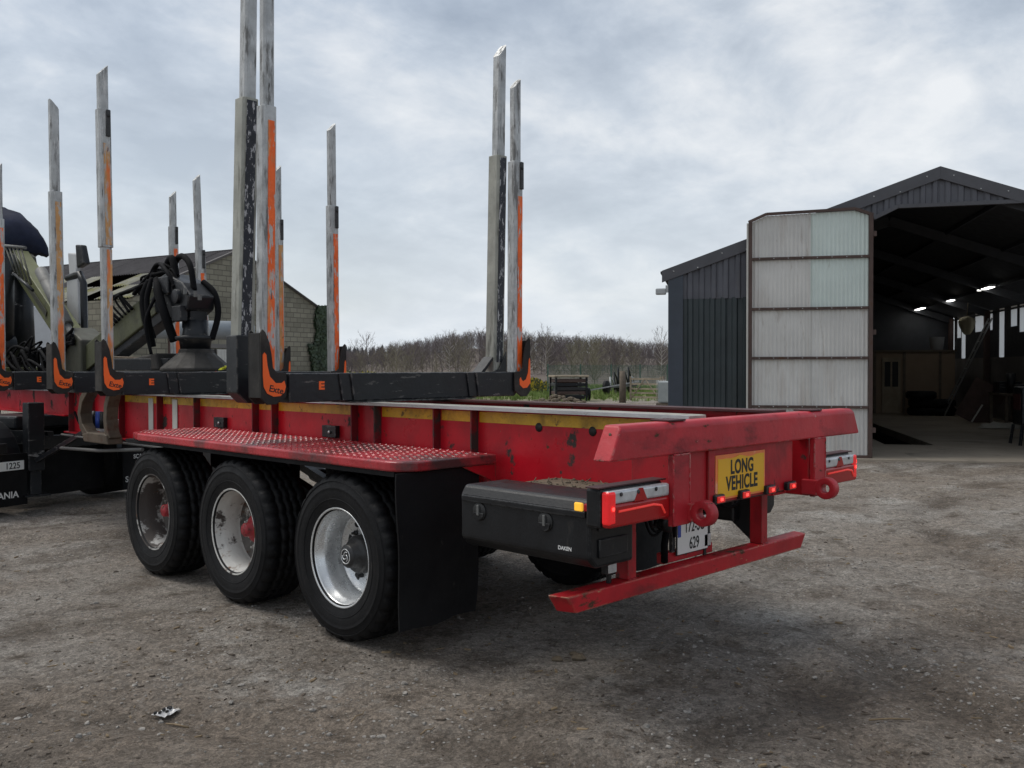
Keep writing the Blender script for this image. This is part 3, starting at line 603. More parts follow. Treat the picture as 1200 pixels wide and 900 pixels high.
# tool boxes
def toolbox(x0, x1, y0, y1, z0, z1, detail):
    tb = MB(); c = .035
    prof = [(x0, z0+.05), (x0, z1-.05), (x0+.03, z1), (x1, z1), (x1, z0), (x0+.05, z0)] if detail else [(x0, z0), (x0, z1), (x1-.03, z1), (x1, z1-.05), (x1, z0+.05), (x1-.05, z0)]
    tb.prism(prof, 'y', y0, y1)
    t = tb.build('tool_box', 'plastic', T, bevel=.018, seg=3)
    B(x0+.06, x1-.06, y0-.012, y0-.0005, z0+.05, z0+.14).build('moulded_rib', 'plastic', t, bevel=.006)
    B(x0+.06, x1-.06, y0-.012, y0-.0005, z0+.18, z0+.25).build('moulded_rib', 'plastic', t, bevel=.006)
    if detail:
        B(x0-.012, x0-.0008, y0+.02, y1-.02, z1-.085, z1-.052).build('lid_lip', 'plastic', t, bevel=.005)
        for y in (y0+.28, y1-.15):
            l = MB().lathe([(0, .001), (0, .046), (.006, .05), (.006, .001)], 28).build('latch', 'ink', t, (x0-.0062, y, z1-.13))
            mb = MB(); k = 14
            mb.prism([(y+.04*math.cos(PI+PI*i/k), z1-.135+.04*math.sin(PI+PI*i/k)) for i in range(k+1)], 'x', x0-.014, x0-.0065); mb.build('latch_handle', 'plastic', t, bevel=.002)
            B(x0-.018, x0-.0066, y-.008, y+.008, z1-.15, z1-.095).build('latch_key', 'chrome', t, bevel=.003)
        link('lettering', text_mesh('DAKEN', .026, 'white', 1.0, .0005, .0006), t, (x0-.0012, y0+.155, z0+.085), (RX, 0, -PI/2))
        B(x0-.016, x0-.0008, y0+.035, y0+.085, z1-.053, z1-.012).build('amber_marker', 'lens_amber', t, bevel=.006)
        B(x0-.014, x0+.03, y0-.012, y0+.028, z1-.051, z1-.014).build('red_marker', 'lens_red', t, bevel=.006)
    return t
toolbox(-1.20, -.86, .19, 1.09, .745, 1.075, True)
toolbox(.62, 1.15, .52, 1.35, .72, 1.04, False)
lg_ = B(-.85, -.44, .20, 1.08, 1.035, 1.047).build('ledge', 'dirt', T, bevel=.004)
d_ = MB()
for i in range(90):
    y = random.uniform(.22, 1.06); r = random.uniform(.005, .016)
    d_.lathe([(-r*.5, .001), (-r*.2, r*.8), (r*.3, r*.7), (r*.6, .001)], 6, 'z', (random.uniform(-.85, -.46), y, 1.05), smooth=False)
for i in range(9):
    y, x, a = random.uniform(.3, 1.0), random.uniform(-.82, -.55), random.uniform(0, PI); L_ = random.uniform(.04, .12)
    d_.tube([(x, y, 1.055), (x+L_*math.cos(a), y+L_*math.sin(a), 1.06+random.uniform(0, .03))], .003, 4)
tag(d_.build('caked_dirt', 'dirt', lg_), kind='stuff')

# mudguard platforms of tread plate
def platform(sg):
    xo, xi = 1.27*sg, .52*sg
    y0, y1, R = 1.50, 5.32, .16
    outl = [(xi, y0), (xo-sg*R, y0)]
    outl += [(xo-sg*R+sg*R*math.sin(a), y0+R-R*math.cos(a)) for a in [PI/2*i/6 for i in range(1, 7)]]
    outl += [(xo, y1-.35), (xo-sg*.05, y1-.15), (xo-sg*.22, y1), (xi, y1)]
    mb = MB(); mb.prism(outl, 'z', 1.105, 1.165)
    pl = mb.build('wheel_platform', 'red_deck', T, bevel=.012, seg=3)
    # raised tread lozenges
    td = MB()
    st = .045; yy = y0+.06; row = 0
    while yy < y1-.05:
        x = abs(xi)+.03+(row % 2)*st/2; k = 0
        lim = abs(xo)-.03-(.14 if yy < y0+.14 or yy > y1-.2 else 0)
        while x < lim:
            ang = PI/4 if (k+row) % 2 else -PI/4
            c, s_ = math.cos(ang), math.sin(ang); L_, W_ = .017, .0055; cx = sg*x
            td.add([(cx+c*L_, yy+s_*L_, 1.1652), (cx-s_*W_, yy+c*W_, 1.1652), (cx-c*L_, yy-s_*L_, 1.1652), (cx+s_*W_, yy-c*W_, 1.1652), (cx, yy, 1.1695)],
                   [(0, 1, 4), (1, 2, 4), (2, 3, 4), (3, 0, 4)])
            x += st; k += 1
        yy += st*.8; row += 1
    tag(td.build('tread_pattern', 'red_deck', pl, fix=False), kind='stuff')
    mb = MB(); mb.prism([(1.515, 1.104), (1.515, .98), (1.555, .98), (1.60, 1.104)], 'x', min(xi, xi+sg*.05), max(xi, xi+sg*.05)); mb.build('bracket', 'red', pl)
    mb = MB(); mb.prism([(xi, 1.104), (xi+sg*.28, 1.104), (xi, .99)], 'y', 1.512, 1.524); mb.build('gusset', 'red', pl)
    # flap hanging behind the last wheel, black lining under the plate
    mf = MB(); vs = []; na, nb_ = 12, 16
    for k in (0, 1):
        for i in range(na+1):
            for j in range(nb_+1):
                u, v = i/na, j/nb_; x = sg*(1.275-.635*u)
                vs.append((x+.006*math.sin(v*5), 1.535+.012*k-.035*(1-v)**2*math.sin(u*4.2+.5)+.006*math.sin(v*9+u*3), .205+.895*v+.006*math.sin(u*11)*(1-v)))
    q = (na+1)*(nb_+1); fs = []
    for i in range(na):
        for j in range(nb_):
            a_ = i*(nb_+1)+j; fs += [(a_, a_+1, a_+nb_+2, a_+nb_+1), (q+a_, q+a_+nb_+1, q+a_+nb_+2, q+a_+1)]
    for i in range(na):
        for j in (0, nb_): a_ = i*(nb_+1)+j; fs.append((a_, a_+nb_+1, q+a_+nb_+1, q+a_))
    for j in range(nb_):
        for i in (0, na): a_ = i*(nb_+1)+j; fs.append((a_, a_+1, q+a_+1, q+a_))
    mf.add(vs, fs, False); fo = mf.build('mudflap', 'flap', T)
    B(min(sg*1.25, sg*.54), max(sg*1.25, sg*.54), 1.6, 5.25, 1.075, 1.1045).build('liner', 'flap', pl)
platform(-1); platform(1)

# axles, suspension
for y in (2.2, 3.515, 4.83):
    ax = MB().tube([(-.85, y, .52), (.85, y, .52)], .065, 16).build('axle', 'black', T)
    for s_ in (-1, 1):
        MB().bar((s_*.43, y+.5, .80), (s_*.43, y-.35, .56), .08, .07).build('trailing_arm', 'black', ax)
        B(s_*.43-.05, s_*.43+.05, y+.42, y+.56, .74, .951).build('hanger', 'black', ax)
        MB().lathe([(.60, .12), (.66, .15), (.74, .14), (.80, .15), (.88, .13), (.94, .12)], 20, 'z', (s_*.43, y-.32, 0)).build('air_bag', 'rubber', ax)
        MB().tube([(s_*.62, y+.18, .62), (s_*.62, y+.40, .66)], .08, 14).build('brake_chamber', 'black', ax)
MB().tube([(-.25, 1.9, .78), (-.25, 3.2, .78)], .13, 18).build('air_tank', 'black', T)
B(-.42, .42, 5.6, 5.9, .75, .95).build('valve_box', 'black', T, bevel=.02)

# wheels: tyre, deep rim, disc, hub and nuts (outer face towards -x)
def make_wheel(rim_m, hub_m, detail):
    W_ = bpy.data.objects.new('wheel', None); COL.objects.link(W_); W_.parent = T
    def lug(a, r, k):
        if r > .505: 
            q = (k//2) % 3
            if q == 2: r -= .013
            elif .05 < a < .33 and (k//2) % 3 == 0 and (a < .12 or a > .26): r -= .004
        return r
    g = .011
    prof = [(.035, .292), (.022, .302), (.018, .318), (.010, .345), (.008, .352), (.002, .38), (0, .412), (.001, .43), (-.002, .435), (.002, .44), (.006, .465), (.014, .488), (.024, .506), (.040, .518), (.062, .523)]
    for gx in (.105, .165, .22, .28):
        prof += [(gx-.007, .525), (gx-.005, .525-g), (gx+.005, .525-g), (gx+.007, .525)]
    prof += [(.385-a, r) for a, r in prof[:15][::-1]]
    MB().lathe(prof, 192, 'x', fn=lug).build('tyre', 'rubber', W_)
    rp = [(.022, .300), (.016, .309), (.019, .3125), (.026, .309), (.030, .296), (.045, .287), (.075, .282), (.085, .272), (.105, .268), (.120, .262), (.200, .260), (.215, .262), (.225, .258)]
    rim = MB().lathe(rp, 96).build('rim', rim_m, W_)
    MB().lathe([(.36, .30), (.30, .28), (.25, .268)], 64).build('inner_rim', rim_m, W_)
    dk = MB().lathe([(.222, .2585), (.234, .25), (.248, .225), (.252, .19), (.246, .15), (.240, .13), (.240, .001)], 64).build('disc_plate', 'rim_silver' if detail else 'disc_shaded', W_)
    hp = [(.235, .125), (.16, .12), (.14, .105), (.125, .082), (.085, .074), (.076, .066), (.074, .056), (.072, .052), (.071, .001)] if detail else [(.235, .105), (.19, .10), (.17, .07), (.165, .052), (.115, .049), (.108, .042), (.105, .001)]
    hub = MB().lathe(hp, 40).build('hub', hub_m, W_)
    if detail:
        # raised round emblem with a twisted mark
        MB().lathe([(.0705, .048), (.068, .048), (.068, .042), (.0705, .042)], 32, closed=True).build('hub_emblem', 'rim_silver', W_)
        em = MB()
        for k in range(3):
            a0 = 2*PI*k/3
            em.tube([(.069, .032*math.cos(a0+t)*(.35+.65*t/2.2), .032*math.sin(a0+t)*(.35+.65*t/2.2)) for t in [i*.22 for i in range(11)]], .0035, 6)
        em.build('hub_emblem', 'rim_silver', W_)
        for k in range(10):       # hand holes between the bolts
            a = 2*PI*(k+.5)/10
            MB().lathe([(0, .001), (0, .026), (.004, .026)], 16).build('hand_hole', 'ink', W_, (.2475, .213*math.cos(a), .213*math.sin(a)))
    nutm = None
    for k in range(10):
        a = 2*PI*k/10+.1
        if nutm is None:
            nutm = MB().lathe([(.02, .018), (-.012, .018), (-.016, .014), (-.016, .009), (-.035, .009), (-.035, .001)], 6, smooth=False).mesh('wheel_nut', 'hub_black' if detail else rim_m)
        link('wheel_nut', nutm, W_, (.244, .1675*math.cos(a), .1675*math.sin(a)))
    MB().lathe([(.30, .001), (.30, .205), (.36, .205)], 32).build('brake_drum', 'black', W_)
    MB().lathe([(.0045, .363), (.0015, .366), (.0045, .369)], 96).build('sidewall_rib', 'rubber', W_); MB().lathe([(.007, .474), (.0035, .477), (.0095, .480)], 96).build('sidewall_rib', 'rubber', W_)
    return W_
w3 = make_wheel('rim_silver', 'hub_black', True); w2 = make_wheel('rim_rusty', 'hub_red', False); w1 = make_wheel('rim_dirty', 'hub_red', False)
for i, (wh, y) in enumerate(((w3, 2.2), (w2, 3.515), (w1, 4.83))):
    wh.location = (-1.232, y, .522); wh.rotation_euler = (.7*i, 0, 0)
    c = copy_tree(wh, T); c.location = (1.232, y, .522); c.rotation_euler = (.4*i, 0, PI)

# ------------------------------------------------------------------ bunks with telescopic stakes
def octa(w_, d_, c_): return [(-w_/2+c_, -d_/2), (w_/2-c_, -d_/2), (w_/2, -d_/2+c_), (w_/2, d_/2-c_), (w_/2-c_, d_/2), (-w_/2+c_, d_/2), (-w_/2, d_/2-c_), (-w_/2, -d_/2+c_)]
def stake_seg(xa, za, xb, zb, y, w_, d_, c_=.014, cut=0.):
    p = octa(w_, d_, c_); mb = MB(); n = len(p)
    vs = [(xa+q[0], y+q[1], za) for q in p]+[(xb+q[0], y+q[1], zb+(cut*(q[0]/w_) if cut else 0)) for q in p]
    mb.add(vs, [tuple(range(n))[::-1], tuple(range(n, 2*n))]+[(i, (i+1) % n, n+(i+1) % n, n+i) for i in range(n)]); return mb
def bracket(par, x, y, s_):
    """pocket at the beam end: crescent plates front and back, outer side plate; s_ = -1 left, 1 right"""
    pr = [(-.095, 1.50), (-.095, 1.94), (-.08, 1.96), (-.058, 1.94), (-.028, 1.87), (-.012, 1.79), (-.002, 1.70), (.03, 1.672), (.10, 1.666), (.10, 1.505), (.02, 1.455), (-.05, 1.455)]
    P = [(x+s_*-u, z) for u, z in pr]
    o = MB().prism(P, 'y', y-.10, y-.085).build('end_bracket', 'blackbrown', par, bevel=.004)
    MB().prism(P, 'y', y+.052, y+.064).build('end_bracket', 'blackbrown', par, bevel=.004)
    xx = sorted((x+s_*.095, x+s_*.08))
    B(xx[0], xx[1], y-.0845, y+.0515, 1.50, 1.935).build('side_plate', 'blackbrown', par, bevel=.003)
    d = [(-.082, 1.79), (-.07, 1.805), (-.055, 1.79), (-.048, 1.72), (-.03, 1.645), (.015, 1.60), (.06, 1.60), (.08, 1.615), (.085, 1.60), (.092, 1.575), (.08, 1.535), (.05, 1.512), (.0, 1.508), (-.05, 1.53), (-.076, 1.575), (-.082, 1.65)]
    if s_ > 0: d = [(-.088, 1.76), (-.08, 1.785), (-.07, 1.76), (-.062, 1.66), (-.035, 1.60), (.0, 1.585), (.02, 1.60), (.03, 1.62), (.045, 1.60), (.04, 1.555), (.0, 1.525), (-.05, 1.53), (-.09, 1.57)]
    MB().prism([(x+s_*-u, z) for u, z in d], 'y', y-.1035, y-.1005).build('orange_decal', 'decal', par)
    if s_ < 0: link('lettering', text_mesh('Exte', .062, 'ink', 1., .0004, .001), par, (x+.018, y-.1043, 1.553), (RX, .22, 0))
def latch(par, x, y, z):
    B(x+.006, x+.044, y-.064, y-.0515, z-.24, z-.005).build('latch', 'hub_black', par, bevel=.006)
    MB().lathe([(0, .001), (0, .014), (.003, .014), (.003, .001)], 14, 'y').build('latch_hole', 'ink', par, (x+.022, y-.0692, z-.06))
def bunk(y, left, right):
    b = bpy.data.objects.new('bunk', None); COL.objects.link(b); b.parent = T
    B(-1.10, 1.10, y-.08, y+.08, 1.462, 1.665).build('cross_beam', 'black', b, bevel=.008)
    B(-.62, .62, y-.12, y+.12, 1.4505, 1.4615).build('base_plate', 'black', b)
    for x in (-.62, .62):
        for dx in (-.05, .05):
            MB().prism([(x+dx, 1.47), (x+dx+.012, 1.47), (x+dx-.018, 1.66), (x+dx-.03, 1.66)], 'y', y-.092, y-.0805).build('weld_rib', 'black', b)
    link('orange_mark', text_mesh('E', .075, 'decal', 1.25, .0005, .004), b, (-.84, y-.0812, 1.575), (RX, 0, 0))
    for s_, (xa, xb, lo, joint, top, mt_s) in ((-1, left), (1, right)):
        bracket(b, xa, y, s_)
        if lo:   # the outer tube has been slid up the inner one
            xm = xa+(xb-xa)*(lo-1.5)/(top-1.5)
            stake_seg(xa, 1.50, xm, lo+.05, y, .088, .078).build('stake', 'alu', b, bevel=.003)
            B(xa-.02, xa+.025, y-.0435, y-.0395, 1.66, lo-.02).build('orange_strip', 'orange_old', b)
            z0 = lo
        else: z0 = 1.50; xm = xa
        xj = xa+(xb-xa)*(joint-1.5)/(top-1.5)
        stake_seg(xm, z0, xj, joint, y, .108, .10).build('stake', 'alu', b, bevel=.003)
        mb = MB(); dx0, dx1 = xm, xj; zz0 = z0+(.02 if lo else .17)
        vs = [(xm-.018, y-.0535, zz0), (xm+.036, y-.0535, zz0), (xj+.036, y-.0535, joint-(.30 if lo or s_ > 0 else .1)), (xj-.018, y-.0535, joint-(.30 if lo or s_ > 0 else .1))]
        mb.add(vs+[(a, y-.0503, c) for a, _, c in vs], [(0, 1, 2, 3), (7, 6, 5, 4), (0, 4, 5, 1), (1, 5, 6, 2), (2, 6, 7, 3), (3, 7, 4, 0)])
        mb.build('orange_strip', mt_s, b)
        if lo or s_ > 0: latch(b, xj, y, joint)
        stake_seg(xj, joint-.3, xb, top, y, .084, .074, cut=.09*(1 if s_ > 0 else -1) if mt_s == 'orange_old' and s_ < 0 and not lo else .09).build('stake_extension', 'alu', b, bevel=.002)
    return b
bunk(3.014, (-1.232, -1.20, 0, 3.47, 4.95, 'orange'), (1.185, 1.20, 0, 3.475, 4.15, 'orange'))
bunk(5.735, (-1.193, -1.225, 2.77, 3.98, 4.33, 'orange_old'), (1.193, 1.176, 0, 3.43, 4.27, 'orange'))
bunk(6.866, (-1.214, -1.24, 0, 3.41, 4.25, 'orange_old'), (1.217, 1.205, 0, 3.42, 4.0, 'orange_old'))
bunk(8.62, (-1.22, -1.22, 0, 3.35, 3.92, 'orange'), (1.22, 1.10, 0, 3.22, 4.14, 'orange'))
bunk(9.5, (-1.22, -1.22, 0, 3.4, 4.1, 'orange'), (1.23, 1.20, 0, 3.62, 4.06, 'orange'))
# heavy plain bunk just in front of the last one
y = 3.36
hb = bpy.data.objects.new('bunk', None); COL.objects.link(hb); hb.parent = T
B(-1.13, 1.13, y-.09, y+.09, 1.462, 1.65).build('cross_beam', 'black', hb, bevel=.01)
for s_, xa, xb, jt, top in ((-1, -1.222, -1.135, 3.60, 4.75), (1, 1.275, 1.355, 3.60, 4.55)):
    stake_seg(xa, 1.55, xa+(xb-xa)*.66, jt, y, .125, .13).build('stake', 'alu_dirty', hb, bevel=.004)
    xm = xa+(xb-xa)*.66
    mb = MB(); vs = [(xa-.035, y-.0685, 1.93 if s_ < 0 else 1.75), (xa+.04, y-.0685, 1.93 if s_ < 0 else 1.75), (xm+.04, y-.0685, jt-.02), (xm-.035, y-.0685, jt-.02)]
    mb.add(vs+[(a, y-.0652, c) for a, _, c in vs], [(0, 1, 2, 3), (7, 6, 5, 4), (0, 4, 5, 1), (1, 5, 6, 2), (2, 6, 7, 3), (3, 7, 4, 0)])
    mb.build('black_strip', 'stripe_black', hb)
    stake_seg(xm, jt-.3, xb, top, y, .095, .095, cut=.12).build('stake_extension', 'alu', hb, bevel=.002)
    if s_ < 0: MB().prism([(xa-.08, 1.53), (xa-.08, 1.93), (xa+.09, 1.93), (xa+.09, 1.455), (xa, 1.455)], 'y', y-.085, y+.068).build('stake_pocket', 'black', hb, bevel=.008)
    else:
        MB().prism([(xa-.08, 1.48), (xa-.08, 1.67), (xa-.02, 1.69), (xa+.075, 1.85), (xa+.075, 1.48)], 'y', y-.085, y-.07).build('gusset', 'black', hb, bevel=.004)
        MB().prism([(xa-.22, 1.66), (xa-.07, 1.80), (xa-.07, 1.77), (xa-.17, 1.66)], 'y', y-.06, y+.06).build('brace', 'black', hb, bevel=.003)

# landing legs, drawn-up hoses and valve gear under the front
for s_ in (-1, 1):
    lg = B(s_*.72-.09, s_*.72+.09, 9.0, 9.2, .50, 1.30).build('landing_leg', 'black', T, bevel=.01)
    B(s_*.72-.06, s_*.72+.06, 9.03, 9.17, .22, .4995).build('leg_inner', 'black', lg, bevel=.006)
    B(s_*.72-.14, s_*.72+.14, 8.95, 9.25, .20, .2195).build('leg_foot', 'black', lg, bevel=.004)
    MB().bar((s_*.72, 8.99, .62), (s_*.5, 7.9, 1.05), .05, .05).build('leg_brace', 'black', lg)
B(-.47, -.445, 8.05, 8.13, 1.03, 1.36).build('sensor_bracket', 'grey_panel', T, bevel=.004)
vb = B(-.56, -.445, 7.25, 7.85, 1.02, 1.16).build('valve_block', 'grey_panel', T, bevel=.01)
for k in range(5):
    MB().tube([(-.58-.005*k, 7.3+k*.11, 1.06), (-.58, 7.3+k*.11, 1.24)], .032, 10).build('valve', 'black' if k % 2 else 'plate_blue', vb)
MB().tube([(-.58, 8.6, .94), (-.56, 7.0, .93), (-.56, 5.5, .94)], .012, 8).build('air_pipe', 'chrome', T)
MB().tube([(-.66, 8.4, .80), (-.64, 7.4, .83), (-.6, 6.4, .90)], .018, 8).build('air_pipe', 'chrome', T)
for k in range(4):
    MB().tube(catenary((-.47, 8.5-.12*k, 1.2), (-.52, 7.7-.1*k, 1.12), .16+.03*k), .014, 7).build('hose', 'hose', T)

# ------------------------------------------------------------------ loading crane on the front of the trailer, grapple laid on the frame
K = thing('loader_crane', 'olive green timber crane with black hoses folded over the trailer frame', 'crane', (0, 11.7, 1.45))
def kb(mb, name, m, bev=.006, par=None):
    o = mb.build(name, m, par or K, bevel=bev)
    if par is None: o.matrix_parent_inverse = Matrix.Translation((0, -11.7, -1.45))
    return o
def kbar(a, b, w_, h_): return MB().bar(a, b, w_, h_, (0, .3, 1))
kb(B(-.45, .45, 11.2, 12.2, 1.4505, 1.72), 'base', 'olive', .02)
kb(MB().tube([(0.05, 11.95, 1.72), (0.05, 11.95, 3.2)], [.20, .16], 20), 'column', 'black', 0)
kb(MB().prism([(11.5, 3.05), (12.05, 3.05), (12.4, 3.45), (12.2, 3.52), (11.6, 3.3)], 'x', -.16, .16), 'column_head', 'dark_olive', .015)
kb(kbar((0, 12.4, 3.62), (0, 9.65, 1.97), .22, .27), 'inner_boom', 'olive', .012)
kb(kbar((-.122, 11.2, 2.9), (-.122, 10.4, 2.42), .008, .08), 'boom_plate', 'dark_olive', .002)
kb(MB().tube([(-.2, 10.35, 2.98), (-.18, 9.5, 2.24)], .075, 18), 'lift_cylinder', 'chrome', 0)
kb(MB().tube([(-.18, 9.5, 2.24), (-.17, 9.32, 2.07)], .04, 12), 'lift_rod', 'chrome', 0)
kb(MB().tube([(-.28, 11.55, 3.3), (-.28, 11.62, 2.05)], .135, 18), 'slew_cylinder', 'black', 0)
kb(MB().lathe([(-.42, .001), (-.42, .15), (-.14, .15), (-.14, .001)], 20, 'x', (0, 11.62, 2.02)), 'pivot', 'black', .01)
kb(MB().prism([(9.1, 1.62), (9.95, 1.72), (9.95, 2.08), (9.55, 2.22), (9.1, 2.05)], 'x', -.17, .17), 'elbow', 'dark_olive', .02)
kb(MB().lathe([(-.24, .001), (-.24, .09), (.24, .09), (.24, .001)], 18, 'x', (0, 9.62, 1.98)), 'elbow_pin', 'black', .006)
kb(kbar((0, 9.35, 1.76), (0, 7.55, 2.31), .22, .30), 'outer_boom', 'olive_worn', .012)
kb(kbar((0, 8.1, 2.16), (0, 6.98, 2.50), .20, .27), 'extension', 'olive_worn', .01)
kb(kbar((-.101, 7.95, 2.25), (-.101, 7.05, 2.525), .006, .012), 'extension_seam', 'black', 0)
kb(kbar((-.101, 7.95, 2.16), (-.101, 7.05, 2.435), .006, .012), 'extension_seam', 'black', 0)
kb(kbar((0, 9.35, 1.58), (0, 7.1, 2.27), .16, .13), 'extension_cylinder', 'black', .01)
kb(MB().prism([(6.62, 2.20), (7.10, 2.30), (7.16, 2.62), (6.85, 2.70), (6.48, 2.58), (6.30, 2.44), (6.36, 2.30)], 'x', -.15, .15), 'boom_tip', 'black', .02)
kb(MB().lathe([(-.19, .001), (-.19, .075), (.19, .075), (.19, .001)], 16, 'x', (0, 6.55, 2.44)), 'tip_pin', 'black', .006)
kb(B(-.10, .10, 6.39, 6.60, 2.10, 2.42), 'link', 'black', .03)
kb(MB().tube([(0, 6.47, 2.2), (0, 6.47, 1.88)], [.12, .14], 14), 'rotator_neck', 'black', 0)
kb(MB().lathe([(1.90, .001), (1.90, .15), (1.98, .16), (2.0, .2), (2.03, .2), (2.04, .13), (2.12, .12), (2.14, .001)], 24, 'z', (0, 6.48, 0)), 'rotator', 'black', 0)
gr = kb(MB().lathe([(1.67, .001), (1.67, .36), (1.70, .36), (1.86, .18), (1.90, .17), (1.90, .001)], 12, 'z', (0, 6.46, 0), smooth=False), 'grapple', 'blackbrown', .01)
# grapple arms run forwards to the curved tongs hanging over the left side of the frame
kb(MB().bar((-.15, 6.7, 1.74), (-.45, 7.5, 1.74), .10, .13), 'grapple_arm', 'black', .01)
kb(MB().bar((.1, 6.8, 1.74), (-.3, 7.9, 1.78), .10, .12), 'grapple_arm', 'tongue', .01)
def tong(line, w_):
    A, Bq = [], []
    for k, (y, z) in enumerate(line):
        a = line[max(0, k-1)]; b = line[min(len(line)-1, k+1)]; dy, dz = b[0]-a[0], b[1]-a[1]; L_ = math.hypot(dy, dz)
        A.append((y-dz/L_*w_/2, z+dy/L_*w_/2)); Bq.append((y+dz/L_*w_/2, z-dy/L_*w_/2))
    return MB().prism(A+Bq[::-1], 'x', -.76, -.64)
kb(tong([(7.12, 1.60), (7.36, 1.50), (7.54, 1.37), (7.60, 1.22), (7.55, 1.09), (7.42, 1.0), (7.3, .97)], .085), 'tong', 'tongue', .006)
kb(tong([(6.66, 1.58), (6.82, 1.46), (6.90, 1.32), (6.92, 1.18), (6.89, 1.06), (6.84, .98)], .085), 'tong', 'tongue', .006)
kb(MB().prism([(6.80, .935), (7.42, .935), (7.47, 1.01), (7.30, 1.035), (6.95, 1.035), (6.84, 1.03)], 'x', -.78, -.62), 'tong_tip', 'tongue', .01)
kb(B(-.72, -.68, 6.75, 7.25, 1.50, 1.58), 'tong_pin', 'black', .01)
# hoses
def hose(pts, r=.02, m='hose'):
    pts = [Vector(p) for p in pts]; out = []
    P = [pts[0]]+pts+[pts[-1]]
    for i in range(1, len(P)-2):
        for k in range(8):
            t = k/8; a, b_, c, d = P[i-1], P[i], P[i+1], P[i+2]
            out.append(.5*((2*b_)+(c-a)*t+(2*a-5*b_+4*c-d)*t*t+(3*b_-a-3*c+d)*t**3))
    out.append(pts[-1]); kb(MB().tube(out, r, 8), 'hose', m, 0)
rh = random.Random(11)
def rj(a): return rh.uniform(-a, a)
for k in range(7):       # nested loops standing on the outer boom
    y0 = 8.22-.085*k; z0 = 2.20+.027*k; q = .30-.018*k
    hose([(-.13, y0, z0), (-.18+rj(.03), y0+.16+rj(.02), z0+.17), (-.17+rj(.03), y0+.05, z0+q), (-.14+rj(.03), y0-.30, z0+q+.06+rj(.02)), (-.12, 7.2+rj(.05), 2.64+rj(.04))], rh.choice((.012, .015, .018)))
for pts_, r_ in (([(-.17, 7.15, 2.64), (-.22, 7.2, 2.48), (-.23, 7.14, 2.25), (-.2, 7.05, 2.02)], .045), ([(-.17, 7.1, 2.66), (-.24, 7.08, 2.45), (-.25, 7.02, 2.2), (-.22, 6.98, 1.93)], .03),
                 ([(-.17, 6.98, 2.64), (-.22, 6.84, 2.48), (-.22, 6.70, 2.25), (-.16, 6.62, 1.98)], .045), ([(.10, 6.5, 2.60), (.14, 6.34, 2.48), (.15, 6.28, 2.26), (.10, 6.32, 2.0)], .032),
                 ([(.02, 7.0, 2.62), (.0, 6.93, 2.82), (-.02, 6.72, 2.88), (-.04, 6.5, 2.76), (-.05, 6.40, 2.5)], .032), ([(-.06, 7.0, 2.62), (-.06, 6.98, 2.80), (-.06, 6.86, 2.86), (-.08, 6.74, 2.66)], .04)):
    hose(pts_, r_)
for k in range(7):       # short tangled leads over the tip
    hose([(-.12+rj(.06), 7.55+rj(.15), 2.52), (-.1+rj(.06), 7.35+rj(.1), 2.68+rj(.06)), (-.08+rj(.06), 7.1+rj(.1), 2.76+rj(.06)), (-.1+rj(.08), 6.85+rj(.1), 2.72+rj(.04)), (-.12+rj(.05), 6.62, 2.5+rj(.05))], rh.choice((.014, .018, .022)))
hose([(-.16, 7.0, 2.5), (-.3, 6.98, 2.2), (-.28, 6.9, 1.85)], .018)
for k in range(10):
    kb(MB().lathe([(-.03, .022), (.03, .022), (.03, .001)], 6, 'z', (-.15+rj(.05), 7.05-.1*k+rj(.04), 2.58-.02*k+rj(.05)), smooth=False), 'hose_fitting', 'chrome', 0)
kb(B(-.19, -.10, 6.7, 7.0, 2.48, 2.66), 'valve_block', 'black', .01); kb(B(-.2, -.12, 6.4, 6.6, 2.18, 2.34), 'valve_block', 'black', .01)
kb(MB().prism([(6.75, 1.68), (7.6, 1.68), (7.5, 1.80), (6.8, 1.86)], 'x', -.28, .2), 'grapple_frame', 'blackbrown', .02)
for k in range(12):
    hose([(-.25+rj(.2), 11.2+rj(.1), 1.75), (-.35+rj(.1), 10.7-.08*k, 1.95+rj(.2)), (-.32+rj(.1), 10.1+rj(.2), 1.8+rj(.15)), (-.25+rj(.08), 9.75+rj(.15), 1.9+rj(.12)), (-.2, 9.3+rj(.1), 2.1+rj(.1))], rh.choice((.013, .018, .023)))
for k in range(8):
    hose([(-.3+rj(.1), 11.2-.15*k, 1.66), (-.45+rj(.05), 10.9-.18*k, 1.86+rj(.08)), (-.48, 10.6-.2*k, 1.68+rj(.06)), (-.4, 10.2-.2*k, 1.58)], rh.choice((.014, .018, .022)))
# operator's perch: guard bars, tarpaulin hood, side shields
for k in range(5):
    kb(MB().tube([(-.3+.0*k, 11.45-.16*k, 3.42-.02*k), (-.3, 11.05-.16*k, 3.0-.05*k)], .012, 6), 'guard_bar', 'dark_olive', 0)
kb(MB().tube([(-.3, 12.4, 3.52), (-.3, 10.62, 3.30)], .022, 8), 'guard_rail', 'chrome', 0)
kb(MB().tube([(-.3, 11.1, 3.0), (-.3, 10.35, 2.72)], .02, 8), 'guard_rail', 'black', 0)
prof = []
mb = MB(); nA, nB = 18, 14; vs = []
for i in range(nA+1):
    u = i/nA
    for j in range(nB+1):
        v = j/nB; th = PI*v
        yy = 11.75+1.75*u; hgt = .74*(1-(2*max(0, .62-u)/1.24)**2.4)**.55 if u < .62 else .74*(1-((u-.62)/.5)**2*.25)
        z = 3.36+.06*u+max(.02, hgt)*math.sin(th)**.7+.045*mnoise.noise((u*5, v*8, 2))+.02*mnoise.noise((u*13, v*17, 6))
        vs.append((-.42*math.cos(th)*(1 if hgt > .1 else .8)+.0, yy+.02*mnoise.noise((u*9, v*6, 5)), z))
